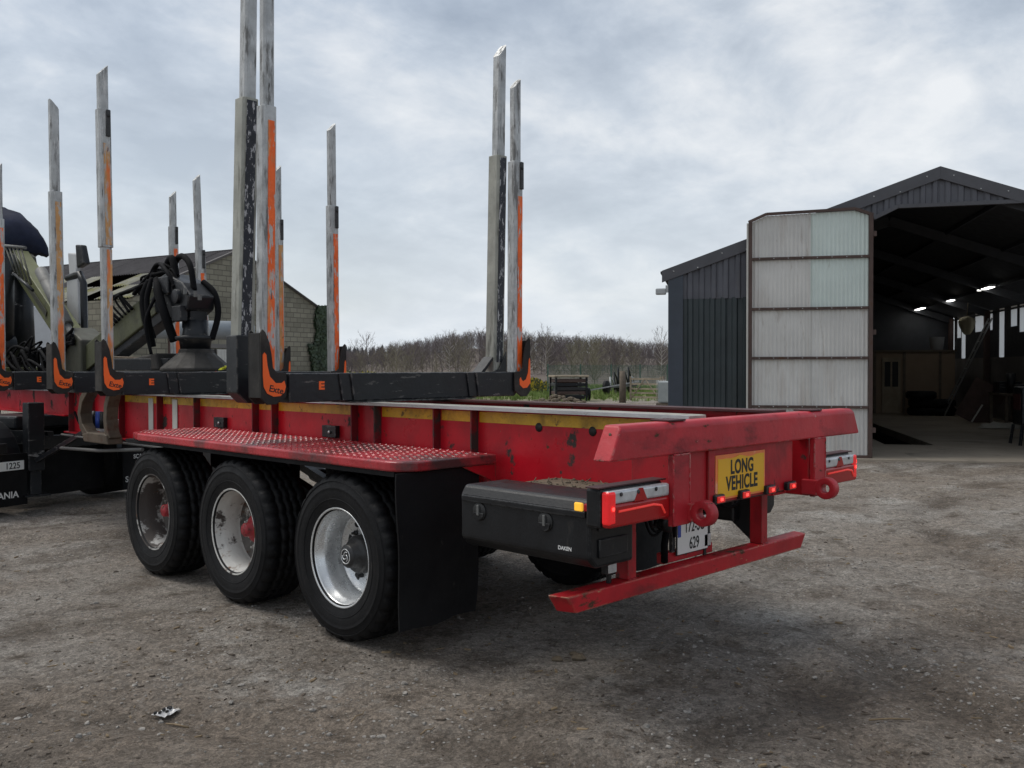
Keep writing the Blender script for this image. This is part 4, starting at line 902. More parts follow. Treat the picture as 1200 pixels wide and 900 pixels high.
mb.add(vs, [(i*(nB+1)+j, i*(nB+1)+j+1, (i+1)*(nB+1)+j+1, (i+1)*(nB+1)+j) for i in range(nA) for j in range(nB)], True)
hood = kb(mb, 'tarpaulin_hood', 'navy', 0); so = hood.modifiers.new('thickness', 'SOLIDIFY'); so.thickness = .012
kb(MB().prism([(10.4, 3.26), (10.75, 3.30), (10.7, 2.98), (10.45, 2.98)], 'x', .28, .34), 'side_shield', 'grey_panel', .02)
kb(MB().prism([(10.26, 3.36), (10.45, 3.38), (10.4, 3.06), (10.14, 3.1)], 'x', .27, .36), 'shield_edge', 'black', .02)
kb(MB().prism([(10.4, 2.92), (10.8, 2.92), (10.8, 2.1), (10.36, 2.3)], 'x', .28, .34), 'seat_back', 'grey_panel', .02)
kb(MB().tube([(.3, 10.8, 2.95), (.3, 10.36, 2.98), (.3, 10.24, 2.85), (.3, 10.22, 2.2), (.3, 10.1, 1.95)], .045, 10), 'seat_frame', 'black', 0)
strap = thing('ratchet_strap', 'bright yellow strap lying on the black beam beside the grapple cone', 'strap', (0.0, 5.86, 1.666))
mb = MB()
for k in range(7):
    a = k*.9; mb.bar((-.06+.02*k, .02*math.sin(a), .02+.012*k % .05), (.02+.012*k, .05*math.cos(a), .03+.01*(k % 3)), .03, .008)
mb.build('webbing', 'hivis', strap)

# ------------------------------------------------------------------ tractor unit, slewed to the left under the trailer front
U = thing('tractor_unit', 'dark tractor unit with lettered black mudflaps coupled under the trailer front', 'truck', (-.17, 9.27, 0), math.radians(19))
for s_ in (-1, 1):
    x0 = s_*1.0
    B(s_*.40-.04, s_*.40+.04, -.05, 5.4, .78, .95).build('chassis_rail', 'black', U, bevel=.004)
    fl = B(x0-.31, x0+.31, -.02, .0, .12, .72).build('mudflap', 'flap', U, bevel=.004)
    link('lettering', text_mesh('SCANIA', .105, 'white', 1.05, .0005, .002), fl, (x0-(.08 if s_ > 0 else 0), -.0212, .245), (RX, 0, 0))
    if s_ > 0: link('lettering', text_mesh('SCANIA', .075, 'white', 1.05, .0005, .002), fl, (x0, -.0212, .535), (RX, 0, 0))
    gm = MB(); k = 14; R = .60
    arc = [(.66+R*math.cos(PI*i/k), .52+R*math.sin(PI*i/k)) for i in range(k+1)]
    arc2 = [(.66+(R-.02)*math.cos(PI*i/k), .52+(R-.02)*math.sin(PI*i/k)) for i in range(k+1)][::-1]
    gm.prism(arc+arc2, 'x', x0-.31, x0+.31).build('wheel_arch', 'plastic', U)
    tyre = bpy.data.objects.new('wheel', None); COL.objects.link(tyre); tyre.parent = U; tyre.location = (x0, .66, .515)
    MB().lathe([(-.28, .29), (-.29, .33), (-.285, .46), (-.25, .505), (.25, .505), (.285, .46), (.29, .33), (.28, .29)], 64).build('tyre', 'rubber', tyre)
    MB().lathe([(s_*.27, .295), (s_*.25, .28), (s_*.12, .26), (s_*.11, .10), (s_*.2, .09), (s_*.2, .001)], 48).build('rim', 'rim_dirty', tyre)
    lm = B(s_*.62-.16, s_*.62+.16, -.08, -.022, .735, .85).build('tail_lamp', 'plastic', U, bevel=.01) if s_ > 0 else B(-1.32, -.98, -.08, -.022, .735, .85).build('tail_lamp', 'plastic', U, bevel=.01)
    if s_ < 0:
        B(-1.30, -1.10, -.088, -.0805, .745, .84).build('lens', 'lens_glow', lm, bevel=.006)
        pl = B(-1.28, -.74, -.034, -.0215, .53, .635).build('number_plate', 'plate_white', U, bevel=.004)
        link('lettering', text_mesh('1225', .10, 'ink', .95, .0005, .0015), pl, (-.885, -.0348, .58), (RX, 0, 0))
B(-.66, .66, .30, .33, .14, .80).build('added_dark_fill_panel', 'flap', U); B(-1.2, 1.2, 1.35, 1.38, .25, .95).build('added_dark_fill_panel', 'flap', U)  # black panels added to darken the open space under the trailer front
B(-.5, .5, -.06, .02, .74, .90).build('rear_cross_member', 'black', U, bevel=.01)
B(-.45, .45, .5, 1.3, .951, 1.12).build('fifth_wheel', 'black', U, bevel=.03)
MB().tube([(-.45, .9, .52), (.45, .9, .52)], .1, 14).build('axle', 'black', U)
B(.55, 1.15, 1.5, 2.6, .45, .9).build('fuel_tank', 'black', U, bevel=.08); B(-1.15, -.55, 1.5, 2.6, .45, .9).build('fuel_tank', 'black', U, bevel=.08)
cab = MB().prism([(3.9, .95), (3.9, 3.1), (4.3, 3.55), (5.7, 3.2), (6.1, 2.2), (6.15, .5), (4.9, .5), (4.9, .95)], 'x', -1.22, 1.22).build('cab', 'grey_panel', U, bevel=.06, seg=3)
for s_ in (-1, 1):
    B(min(s_*1.222, s_*1.235), max(s_*1.222, s_*1.235), 4.85, 5.75, 1.9, 2.6).build('side_window', 'ink', cab, bevel=.005)
    fw = bpy.data.objects.new('wheel', None); COL.objects.link(fw); fw.parent = U; fw.location = (s_*1.0, 5.0, .515)
    MB().lathe([(-.15, .29), (-.16, .46), (-.12, .505), (.12, .505), (.16, .46), (.15, .29)], 48).build('tyre', 'rubber', fw)
    MB().lathe([(s_*.14, .295), (s_*.1, .27), (s_*.06, .1), (s_*.10, .001)], 40).build('rim', 'rim_dirty', fw)

# ------------------------------------------------------------------ the open shed
SH = thing('steel_shed', 'dark clad steel shed with a low gable and wide open front', 'shed', SH_O, -SH_A)
XL, XR, XA, ZE, ZA, DEP = -3.735, 6.0, 1.14, 3.60, 5.33, 20.0
def roof_z(x): return ZE+(ZA-ZE)*((x-XL)/(XA-XL) if x < XA else (XR-x)/(XR-XA))
def open_z(x):   # head of the opening, corners cut off
    if x < .42: return 4.50+.2*(x/.42)
    if x > 4.2: return 4.72-.2*((x-4.2)/.4)
    return 4.70+.02*(x-.42)/3.8
def profile_sheet(xa, xb, zb, zt, y, pitch=.2, depth=.03, th=.0, sine=False, flip=1):
    """ribbed sheet standing in x-z, ribs upright; zb, zt: functions of x"""
    mb = MB(); xs_ = []
    n = max(2, round((xb-xa)/pitch))
    p = (xb-xa)/n
    for i in range(n):
        if sine:
            for k in range(6): xs_.append((xa+p*(i+k/6), depth/2*math.sin(2*PI*k/6)))
        else:
            xs_ += [(xa+p*i, 0), (xa+p*(i+.35), 0), (xa+p*(i+.48), -depth), (xa+p*(i+.80), -depth), (xa+p*(i+.93), 0)]
    xs_.append((xb, 0))
    vs = []
    for x, d in xs_: vs += [(x, y+d*flip, zb(x)), (x, y+d*flip, zt(x))]
    mb.add(vs, [(2*i, 2*i+2, 2*i+3, 2*i+1) for i in range(len(xs_)-1)], False)
    return mb
def cl(v): return lambda x: v
def sheets(xa, xb, zb, zt, y, m, par, w_=1.0, **kw):
    n = max(1, math.ceil((xb-xa)/w_-1e-6)); st = (xb-xa)/n
    for i in range(n):
        o = profile_sheet(xa+st*i, xa+st*(i+1)-.003, zb, zt, y-.0025*(i % 2), **kw).build('cladding_sheet', m, par, fix=False)
        s_ = o.modifiers.new('thickness', 'SOLIDIFY'); s_.thickness = .002
front = bpy.data.objects.new('front_wall', None); COL.objects.link(front); front.parent = SH
sheets(XL+.26, -.12, cl(.02), cl(3.05), 0., 'cladding_green', front)
sheets(XL+.02, -.12, cl(3.03), lambda x: roof_z(x)-.03, -.006, 'cladding_brown', front)
sheets(-.12, XA, lambda x: open_z(max(x, .0)), lambda x: roof_z(x)-.03, -.006, 'cladding_brown', front)
sheets(XA, 4.7, lambda x: open_z(min(x, 4.6)), lambda x: roof_z(x)-.03, -.006, 'cladding_brown', front)
sheets(4.7, XR-.02, cl(.02), lambda x: roof_z(x)-.03, -.006, 'cladding_brown', front)
B(XL-.03, XL+.255, -.05, .0, .02, ZE-.05).build('corner_trim', 'corner_blue', front, bevel=.006)
for xa, xb in ((XL-.15, XA), (XA, XR+.15)):
    def rz(x): return ZE+(ZA-ZE)*(x-XL)/(XA-XL) if xa < XA else ZE+(ZA-ZE)*(XR-x)/(XR-XA)
    mb = MB(); mb.prism([(xa, rz(xa)-.19), (xb, rz(xb)-.19), (xb, rz(xb)+.04), (xa, rz(xa)+.04)], 'y', -.075, -.045); mb.build('verge_flashing', 'flashing', front, bevel=.004)
    n_ = 11
    for i in range(n_):
        x = xa+(xb-xa)*(i+.5)/n_
        MB().lathe([(0, .001), (0, .014), (.004, .01), (.004, .001)], 8, 'y').build('screw', 'zinc', front, (x, -.08, rz(x)-.06-.1*(i % 2)))
for xp in (-.06, 4.66):
    B(xp-.06, xp+.06, -.035, .16, .02, 4.55).build('door_post', 'rust_frame', front, bevel=.006)
for xa, xb in ((0, .42), (.42, 4.2), (4.2, 4.6)):
    MB().bar((xa, -.02, open_z(xa)-.03), (xb, -.02, open_z(xb)-.03), .10, .07).build('opening_head', 'flashing', front)
# side, back walls and roof
sw = B(XL-.02, XL+.02, .01, DEP, .02, ZE+.02).build('side_wall', 'cladding_green', SH)
lit = profile_sheet(0, DEP-.1, cl(.02), cl(ZE-.03), 0, .2, .03).build('side_cladding', 'cladding_green', SH, (XL-.03, .05, 0), (0, 0, PI/2), fix=False)
for xa, xb, nm in ((XL-.18, XA, 'roof'), (XA, XR+.18, 'roof')):
    def rz(x): return ZE+(ZA-ZE)*(x-XL)/(XA-XL) if nm and xb <= XA+.01 else ZE+(ZA-ZE)*(XR-x)/(XR-XA)
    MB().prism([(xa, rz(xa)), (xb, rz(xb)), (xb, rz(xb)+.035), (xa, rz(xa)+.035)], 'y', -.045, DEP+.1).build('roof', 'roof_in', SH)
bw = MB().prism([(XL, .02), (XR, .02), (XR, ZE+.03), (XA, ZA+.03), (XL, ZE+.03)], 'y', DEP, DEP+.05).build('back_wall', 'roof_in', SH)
for y in (.2, 5.1, 10.1, 15.0, 19.8):
    for xa, xb in ((XL+.1, XA), (XR-.1, XA)):
        MB().bar((xa, y, roof_z(xa)-.17), (xb, y, roof_z(xb)-.17), .12, .22).build('rafter', 'roof_in', SH)
    for x in (XL+.12, XR-.12): B(x-.08, x+.08, y-.1, y+.1, .03, ZE-.05).build('column', 'rust_frame', SH, bevel=.01)
for k, x in enumerate((-2.6, -1.4, -.2, 2.4, 3.6, 4.8)):
    B(x-.03, x+.03, .1, DEP, roof_z(x)-.09, roof_z(x)-.01).build('purlin', 'roof_in', SH)
# right-hand wall: block below, translucent sheets between dark boards above
rw = B(XR, XR+.12, .01, DEP, .02, 2.02).build('side_wall', 'block_in', SH)
B(XR+.005, XR+.03, .01, DEP, 3.47, 3.53).build('wall_rail', 'ink', rw)
wins = [(19.0, 19.6, 2.8, 3.40), (18.35, 18.95, 2.0, 3.0), (14.95, 17.1, 2.93, 3.59), (13.67, 14.25, 2.03, 3.59), (12.4, 13.05, 2.95, 3.59), (9.6, 12.2, 2.75, 3.59), (5.4, 9.3, 2.4, 3.59), (1.5, 4.8, 2.4, 3.59)]
wins.sort(); yprev = .01
for (a, b_, z0, z1) in wins:
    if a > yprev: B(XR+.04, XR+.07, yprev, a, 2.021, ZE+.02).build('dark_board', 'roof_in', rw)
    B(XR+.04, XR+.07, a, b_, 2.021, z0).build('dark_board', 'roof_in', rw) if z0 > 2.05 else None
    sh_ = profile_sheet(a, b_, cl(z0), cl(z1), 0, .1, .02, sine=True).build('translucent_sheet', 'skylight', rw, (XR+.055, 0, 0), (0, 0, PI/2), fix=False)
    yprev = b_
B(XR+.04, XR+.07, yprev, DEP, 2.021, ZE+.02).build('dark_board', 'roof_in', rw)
# floor slab round the inspection pit
fl = bpy.data.objects.new('floor', None); COL.objects.link(fl); fl.parent = SH
for k, (xa, xb, ya, yb) in enumerate(((XL, .72, -.55, DEP), (1.72, XR, -.55, DEP), (.721, 1.719, -.55, 3.0), (.721, 1.719, 13.0, DEP))):
    B(xa, xb, ya, yb, -.15, .03).build('floor_slab', 'concrete', fl)
pit = MB(); pit.box(.70, .719, 3.0, 13.0, -1.4, .022); pit.box(1.721, 1.74, 3.0, 13, -1.4, .022); pit.box(.7, 1.74, 2.98, 2.999, -1.4, .022); pit.box(.7, 1.74, 13.001, 13.02, -1.4, .022); pit.box(.7, 1.74, 2.98, 13.02, -1.45, -1.4)
pit.build('inspection_pit', 'ink', SH)
# office partition at the back
pt = B(-1., 5.45, 17.3, 17.36, .031, 2.25).build('partition', 'ply', SH)
B(-1., 5.5, 17.2, 18.9, 2.2505, 2.32).build('partition_top', 'timber_dark', pt)
for x in (2.75, 3.75, 4.95): B(x-.04, x+.04, 17.24, 17.2995, .031, 2.25).build('stud', 'timber_dark', pt)
dr = B(3.0, 3.62, 17.25, 17.2995, .04, 2.05).build('office_door', 'timber', pt)
for x in (3.08, 3.34): B(x, x+.2, 17.24, 17.2495, 1.0, 1.9).build('door_glass', 'ink', dr)
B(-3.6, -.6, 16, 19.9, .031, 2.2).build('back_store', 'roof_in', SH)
# lamps
for (x, y) in ((4.5, 9.85), (4.69, 15.0), (4.63, 19.1)):
    lp = B(x-.09, x+.09, y-.62, y+.62, 3.90, 3.97).build('ceiling_lamp', 'grey_panel', SH)
    B(x-.07, x+.07, y-.6, y+.6, 3.88, 3.8995).build('lamp_tube', 'lamp_white', lp)
# floodlight and pipe on the corner
fd = B(XL-.27, XL-.07, -.12, .0, 3.12, 3.24).build('floodlight', 'zinc', SH, bevel=.02)
B(XL-.08, XL-.03, -.07, -.05, 3.16, 3.30).build('flood_bracket', 'zinc', fd)

# the big door leaf, folded right back in front of the wall
DL = thing('shed_door', 'tall swung-open shed door of pale corrugated sheets in a rusty frame', 'door', (SH_O.x, SH_O.y, 0), -SH_A)
dx0, dx1, dy, dz0, dz1 = -2.26, -.05, -.30, .03, 4.56
def top_z(x): 
    u = min(x-dx0, dx1-x); return dz1+.06*(x-dx0)/(dx1-dx0)-.13*max(0, 1-u/.32)
rails = [.03, .94, 1.85, 2.77, 3.71]
for i, z in enumerate(rails):
    for h in (0, 1):
        xa = dx0+.07+(dx1-dx0-.14)/2*h; xb = xa+(dx1-dx0-.14)/2
        zt = cl(rails[i+1]) if i < 4 else (lambda x: top_z(x)-.03)
        o = profile_sheet(xa, xb-.002, cl(z+.01), zt, dy+.012-.003*h, .076, .018, sine=True).build('corrugated_sheet', 'sheet_mint' if h and i >= 3 else 'sheet_grey', DL, fix=False)
        s_ = o.modifiers.new('thickness', 'SOLIDIFY'); s_.thickness = .002
for z in rails: B(dx0+.07, dx1-.07, dy-.045, dy-.002, z, z+.05).build('door_rail', 'rust_frame', DL, bevel=.003)
B(dx0, dx0+.068, dy-.05, dy+.03, dz0, top_z(dx0)).build('door_stile', 'rust_frame', DL, bevel=.004)
B(dx1-.068, dx1, dy-.05, dy+.03, dz0, top_z(dx1)).build('door_stile', 'rust_frame', DL, bevel=.004)
B(dx0-.034, dx0-.001, dy-.03, dy+.03, dz0, top_z(dx0)-.02).build('pale_edge_strip', 'white_board', DL, bevel=.003)
tp = [dx0, dx0+.32, (dx0+dx1)/2, dx1-.32, dx1]
for a, b_ in zip(tp, tp[1:]): MB().bar((a, dy-.02, top_z(a)), (b_, dy-.02, top_z(b_)), .06, .05).build('top_rail', 'rust_frame', DL)
scr = MB().lathe([(0, .001), (0, .012), (-.006, .009), (-.006, .001)], 8, 'y').mesh('screw', 'zinc')
for z in rails[1:]:
    for k in range(8): link('screw', scr, DL, (dx0+.2+k*(dx1-dx0-.4)/7, dy-.0455, z+.025))
for z in (.5, 2.3, 4.1): B(dx1+.001, .01, dy-.03, -.04, z, z+.09).build('hinge', 'rust_frame', DL)
B((dx0+dx1)/2-.012, (dx0+dx1)/2+.012, dy-.02, dy-.004, dz0, top_z((dx0+dx1)/2)).build('joint_strip', 'sheet_grey', DL)

# things inside the shed
def in_shed(x, y, z=.03):
    return (SH_O.x+x*math.cos(SH_A)+y*math.sin(SH_A), SH_O.y-x*math.sin(SH_A)+y*math.cos(SH_A), z)
ld = thing('ladder', 'aluminium ladder leaning against the right inner wall of the shed', 'ladder', in_shed(5.3, 14.6), -SH_A)
for yo in (-.2, .2):
    MB().bar((-.55, yo+1.3, 0.02), (.5, yo-.3, 3.25), .025, .05).build('stile', 'zinc', ld)
for k in range(11):
    t = (k+.5)/11; MB().tube([(-.55+1.05*t, -.2+1.3-1.6*t, 3.25*t), (-.55+1.05*t, .2+1.3-1.6*t, 3.25*t)], .016, 8).build('rung', 'zinc', ld)
sc = thing('hanging_sack', 'cream coloured sack hanging beside the bright shed windows', 'sack', in_shed(5.1, 14.3, 2.75), -SH_A)
mb = MB(); mb.lathe([(0, .02), (.02, .10), (.12, .16), (.3, .21), (.44, .23), (.54, .19), (.60, .07)], 14, 'z', fn=lambda a, r, k: r*(1+.18*math.sin(k*1.7+a*5))); mb.build('bag', 'sack', sc)
MB().tube([(0, 0, .62), (.03, 0, 1.05)], .012, 6).build('rope', 'timber', sc)
ts = thing('plastic_sheet', 'crumpled pale plastic sheet lying on the shed floor', 'sheet', in_shed(4.9, 9.1), -SH_A)
mb = MB(); vs = []
for i in range(15):
    for j in range(9):
        u, v = i/14-.5, j/8-.5
        vs.append((u*1.5+.1*mnoise.noise((i*.4, j*.4, 1)), v*.55, .02+.22*max(0, 1-(2*v)**2)*max(0, 1-(2*u)**2)**.5*(.55+.6*abs(mnoise.noise((i*.45, j*.7, 3))))))
mb.add(vs, [(i*9+j, (i+1)*9+j, (i+1)*9+j+1, i*9+j+1) for i in range(14) for j in range(8)]); mb.build('sheet', 'sheet_plastic', ts, fix=False)
bd = thing('metal_panel', 'dark flat panel leaning behind the ladder in the shed', 'panel', in_shed(5.0, 12.0), -SH_A)
MB().bar((-.35, 0, .02), (.25, .0, 1.15), 1.0, .03, (0, 1, 0)).build('board', 'rust_frame', bd)
MB().bar((-.40, -.35, .03), (-.10, -.35, .55), .04, .04).build('pale_edge', 'white_board', bd)
wb = thing('workbench', 'dark workbench with tools along the right inner wall', 'workbench', in_shed(5.45, 10.2), -SH_A)
B(-.35, .35, -1.6, 1.6, .86, .92).build('bench_top', 'timber_dark', wb)
for yo in (-1.5, 0, 1.5):
    for xo in (-.3, .28): B(xo-.04, xo+.04, yo-.04, yo+.04, 0, .8595).build('leg', 'timber_dark', wb)
B(-.2, .1, -.6, -.2, .921, 1.2).build('vice', 'black', wb, bevel=.03); MB().tube([(-.1, .3, .921), (-.1, .3, 1.5)], .12, 12).build('grinder', 'black', wb); B(-.3, .3, .7, 1.3, .921, 1.25).build('crate', 'black', wb)
dk = thing('machine_on_feet', 'dark machine on splayed feet at the right edge of the doorway', 'machine', in_shed(3.62, 3.5), -SH_A)
B(-.14, .5, -.35, .35, .42, 1.25).build('cabinet', 'black', dk, bevel=.05); B(-.15, -.135, -.25, .25, .75, 1.1).build('red_panel', 'dark_red', dk)
for xo, yo in ((-.12, -.3), (-.12, .3), (.45, -.3), (.45, .3)): MB().bar((xo, yo, .421), (xo-.05, yo*1.15, .0), .05, .05).build('foot', 'black', dk)
tyh = thing('tyre_stack', 'heap of old tyres against the boarded partition', 'tyres', in_shed(4.15, 16.2), -SH_A)
for k, (xo, yo, zo) in enumerate(((0, 0, .14), (.05, .05, .42), (.62, .1, .14), (-.05, 0, .70), (.6, .12, .42))):
    MB().lathe([(-.13, .25), (-.14, .42), (-.08, .50), (.08, .50), (.14, .42), (.13, .25), (-.13, .25)], 28, 'z', (xo, yo, zo)).build('tyre', 'rubber', tyh)
bx = thing('white_tub', 'pale plastic tub on top of the partition store', 'tub', in_shed(4.95, 17.8, 2.321), -SH_A)
MB().lathe([(0, .001), (0, .2), (.45, .25), (.47, .26), (.47, .23), (.1, .19), (.1, .001)], 20, 'z').build('bucket', 'grey_panel', bx)

# ------------------------------------------------------------------ the block barn
BN = thing('block_barn', 'old concrete block barn with a steep gable and broken mossy sheet roof', 'barn', (15.70, 33.88, 0), math.radians(14.5))
bh, bz, be, bl = 5.34, 6.74, 4.42, 26.
MB().prism([(-bh, 0), (bh, 0), (bh, be), (0, bz), (-bh, be)], 'y', 0, .22).build('gable_wall', 'block', BN)
MB().prism([(-bh, 0), (bh, 0), (bh, be), (0, bz), (-bh, be)], 'y', bl-.22, bl).build('gable_wall', 'block', BN)
B(-bh, -bh+.22, .221, bl-.221, 0, be-.05).build('side_wall', 'block', BN); B(bh-.22, bh, .221, bl-.221, 0, be-.05).build('side_wall', 'block', BN)
for xa, xb, sg in ((-bh, 0, 1), (bh, 0, -1)):
    MB().bar((xa, -.03, be+.06), (xb, -.03, bz+.06), .10, .10).build('verge_coping', 'block_in', BN)
B(-2.7, 2.0, -.06, -.001, 2.55, 2.72).build('lintel', 'block_in', BN)
for x0, x1, z0, z1 in ((-1.25, -.2, .02, 2.5), (-2.6, -1.5, .02, 2.5)):
    d = B(x0, x1, -.07, -.002, z0, z1).build('white_door', 'white_board', BN)
    for k in range(6): B(x0+.02+k*(x1-x0)/6, x0+.005+(k+1)*(x1-x0)/6, -.085, -.0705, z0+.02, z1-.02).build('plank', 'white_board', d)
slope = math.atan2(bz-be, bh); sl = math.hypot(bh, bz-be)
proto = {}
rows = [(0, 1.7, 'asb_pale'), (1.62, 3.3, 'asb_pale'), (3.22, sl+.02, 'asb_dark')]
for r_, (s0, s1, m_) in enumerate(rows):
    me = profile_sheet(0, 1.08, cl(0), cl(s1-s0), 0, .15, .05, sine=True).mesh('roof_sheet', m_, fix=False)
    me2 = profile_sheet(0, 1.08, cl(0), cl(s1-s0), 0, .15, .05, sine=True).mesh('roof_sheet', 'asb_dark', fix=False)
    for k in range(24):
        if r_ == 1 and k in (3, 4, 9): continue
        if r_ == 0 and k in (2, 6, 7): continue
        use = me2 if (r_ == 1 and (k % 3 == 0 or k < 2)) else me
        o = link('roof_sheet', use, BN)
        # sheet x -> -along ridge, sheet z -> up the slope
        c, s_ = math.cos(slope), math.sin(slope)
        R_ = Matrix(((0, -s_, c, -bh-.2+s0*c), (1, 0, 0, -.15+k*1.09), (0, c, s_, be-.02+s0*s_+.012*r_+random.uniform(0, .02)), (0, 0, 0, 1)))
        o.matrix_local = R_ @ Matrix.Rotation(random.uniform(-.012, .012), 4, 'Y')
MB().prism([(0, bz+.02), (bh+.2, be-.07), (bh+.2, be-.03), (0, bz+.06)], 'y', -.12, bl).build('roof_slope', 'asb_dark', BN)
B(-.12, .12, -.12, bl, bz+.03, bz+.10).build('ridge_cap', 'asb_dark', BN)
# ivy on the right corner
iv = thing('ivy', 'dark ivy climbing the right corner of the block barn', 'ivy', (15.70, 33.88, 0), math.radians(14.5))
mb = MB()
for k in range(2600):
    z = random.uniform(.2, be+.25)
    wd = .42+.30*mnoise.noise((z*.9, 3, 1))+(.25 if z < 2.8 else 0)
    x = bh+.14-random.random()**1.3*max(.2, wd*1.6); y_ = -.03-random.random()*.16
    s_ = random.uniform(.05, .12); a = random.uniform(0, PI); t_ = random.uniform(-.6, .6)
    mb.add([(x-s_*math.cos(a), y_, z-s_*math.sin(a)), (x+s_*math.sin(a), y_-s_*t_, z-s_*math.cos(a)*.6), (x+s_*math.cos(a), y_, z+s_*math.sin(a)), (x-s_*math.sin(a), y_+s_*t_*.5, z+s_*math.cos(a)*.6)], [(0, 1, 2, 3)])
tag(mb.build('foliage', 'ivy', iv, fix=False), kind='stuff')
mb = MB()
for k in range(5): mb.tube([(bh-.1-.12*k, -.03, 0), (bh-.05-.1*k, -.05, 1.5), (bh-.2-.05*k, -.04, 3), (bh-.1-.1*k, -.05, 4.2)], [.03, .025, .02, .01], 6)
mb.build('stem', 'bark', iv)
# tank on a stand in front of the barn
tk = thing('oil_tank', 'grey horizontal cylinder tank on a stand before the block barn', 'tank', (11.6, 28.9, 0), -.38)
MB().lathe([(-1.75, .001), (-1.73, .22), (-1.66, .335), (1.66, .335), (1.73, .22), (1.75, .001)], 32, 'x', (0, 0, 3.1)).build('drum', 'tank', tk)
for x in (-1.0, 0, 1.0): MB().lathe([(x-.02, .337), (x-.02, .345), (x+.02, .345), (x+.02, .337)], 32, 'x', (0, 0, 3.1), closed=True).build('band', 'tank', tk)
for x in (-1.2, 1.2):
    for y_ in (-.3, .3): B(x-.05, x+.05, y_-.05, y_+.05, 0, 2.79).build('stand_leg', 'rust_frame', tk)
    B(x-.06, x+.06, -.4, .4, 2.70, 2.80).build('stand_bearer', 'rust_frame', tk)
# white van body standing far left behind the crane
vn = thing('white_van', 'white box body standing behind the crane at far left', 'van', (5.7, 30.0, 0), .35)
B(-1.5, 1.0, -1.0, 3.5, .75, 3.7).build('box_body', 'grey_panel', vn, bevel=.05)
B(-1.45, -.3, -1.02, -1.001, .8, 3.6).build('rear_door', 'grey_panel', vn, bevel=.01); B(-.28, .95, -1.02, -1.001, .8, 3.6).build('rear_door', 'grey_panel', vn, bevel=.01)
for x in (-1.2, .7):
    for y_ in (-.2, 2.8): MB().lathe([(-.13, .001), (-.13, .3), (-.1, .38), (.1, .38), (.13, .3), (.13, .001)], 24, 'x', (x, y_, .38)).build('wheel', 'rubber', vn)

# ------------------------------------------------------------------ far edge of the yard: gate, fence, scrap, tank cage
gt = thing('field_gate', 'weathered wooden five-bar gate at the edge of the field', 'gate', (31.4, 24.75, 0), math.radians(-88))
for z in (.25, .45, .65, .88, 1.12): B(.02, 1.75, -.02, .02, z, z+.075).build('bar', 'timber', gt)
for x in (.0, 1.72): B(x, x+.07, -.035, .035, .12, 1.28).build('stile', 'timber', gt)
MB().bar((.06, -.03, .2), (.86, -.03, 1.15), .02, .07, (0, 1, 0)).build('brace', 'timber', gt); MB().bar((1.72, -.03, .2), (.92, -.03, 1.15), .02, .07, (0, 1, 0)).build('brace', 'timber', gt)
for x, y_, h_, lab in ((31.2, 25.05, 1.55, 'thick grey wooden post beside the hinged end of the gate'), (31.35, 22.75, 1.3, 'thinner wooden post at the latch end of the gate')):
    p = MB().tube([(0, 0, 0), (.02, 0, h_*.5), (0, .01, h_)], [.17 if h_ > 1.4 else .08, .16 if h_ > 1.4 else .075, .14 if h_ > 1.4 else .06], 10).build('gate_post', 'timber_dark', None, (x, y_, 0))
    tag(p, lab, 'post', 'gate posts')
fn = thing('mesh_fence', 'tall green welded mesh fence behind the parked scrap', 'fence', (40.5, 38.4, 0), math.atan2(-1.6, 17.5)+.0)
fl_ = 15.0
for k in range(6): B(k*3-.03, k*3+.03, -.03, .03, 0, 1.95).build('post', 'mesh_green', fn)
wire = MB()
for k in range(5):
    for i in range(60):
        x = k*3+.04+i*2.92/60; wire.box(x, x+.008, -.004, .004, .1, 1.9)
    for z in np.arange(.15, 1.9, .15): wire.box(k*3+.035, k*3+2.965, -.009, -.0045, z, z+.009)
tag(wire.build('wire', 'mesh_green', fn), kind='stuff')
jk = thing('old_machine', 'dark stacked farm machine with a pale top plate at the yard edge', 'machine', (31.4, 28.7, 0), -.6)
B(-.9, .9, -.7, .7, 1.22, 1.32).build('roof_plate', 'timber', jk, bevel=.02)
for x in (-.8, .8):
    for y_ in (-.6, .6): B(x-.05, x+.05, y_-.05, y_+.05, .0, 1.2195).build('frame_post', 'black', jk)
B(-.75, .75, -.55, .55, .35, .62).build('engine', 'black', jk, bevel=.04); B(-.6, .4, -.5, .5, .7, .98).build('hopper', 'rust_frame', jk, bevel=.06)
MB().lathe([(-.1, .001), (-.1, .33), (.1, .33), (.1, .001)], 20, 'x', (.95, -.2, .35)).build('wheel', 'rubber', jk)
for k in range(5):
    B(-.82+.04*(k % 3), .80-.05*(k % 2), -.62, .6-.06*(k % 3), .12+.21*k, .29+.21*k).build('stacked_frame', ('black', 'rust_frame', 'hub_black')[k % 3], jk, bevel=.02)
for k in range(9):
    x, y_, z = random.uniform(-.7, .5), random.uniform(-.6, .5), random.uniform(.1, .95); B(x-.15, x+.25, y_-.12, y_+.15, z, z+random.uniform(.12, .26)).build('casing', random.choice(('black', 'rust_frame', 'hub_black')), jk, bevel=.02)
MB().bar((.9, .0, .5), (3.6, -.6, 1.0), .06, .06).build('drawbar', 'zinc', jk)
hp = thing('rubble_heap', 'low heap of brown rubble beside the old machine', 'heap', (28.6, 27.0, 0))
mb = MB()
for k in range(60):
    a = random.uniform(0, 2*PI); r = random.random()**.6*1.3; s_ = random.uniform(.08, .22)
    mb.lathe([(-s_*.5, .01), (-s_*.2, s_), (s_*.4, s_*.8), (s_*.6, .01)], 6, 'z', (r*math.cos(a)*1.4, r*math.sin(a), max(0, .38-r*.3)), smooth=False)
tag(mb.build('rubble', 'dirt', hp), kind='stuff')
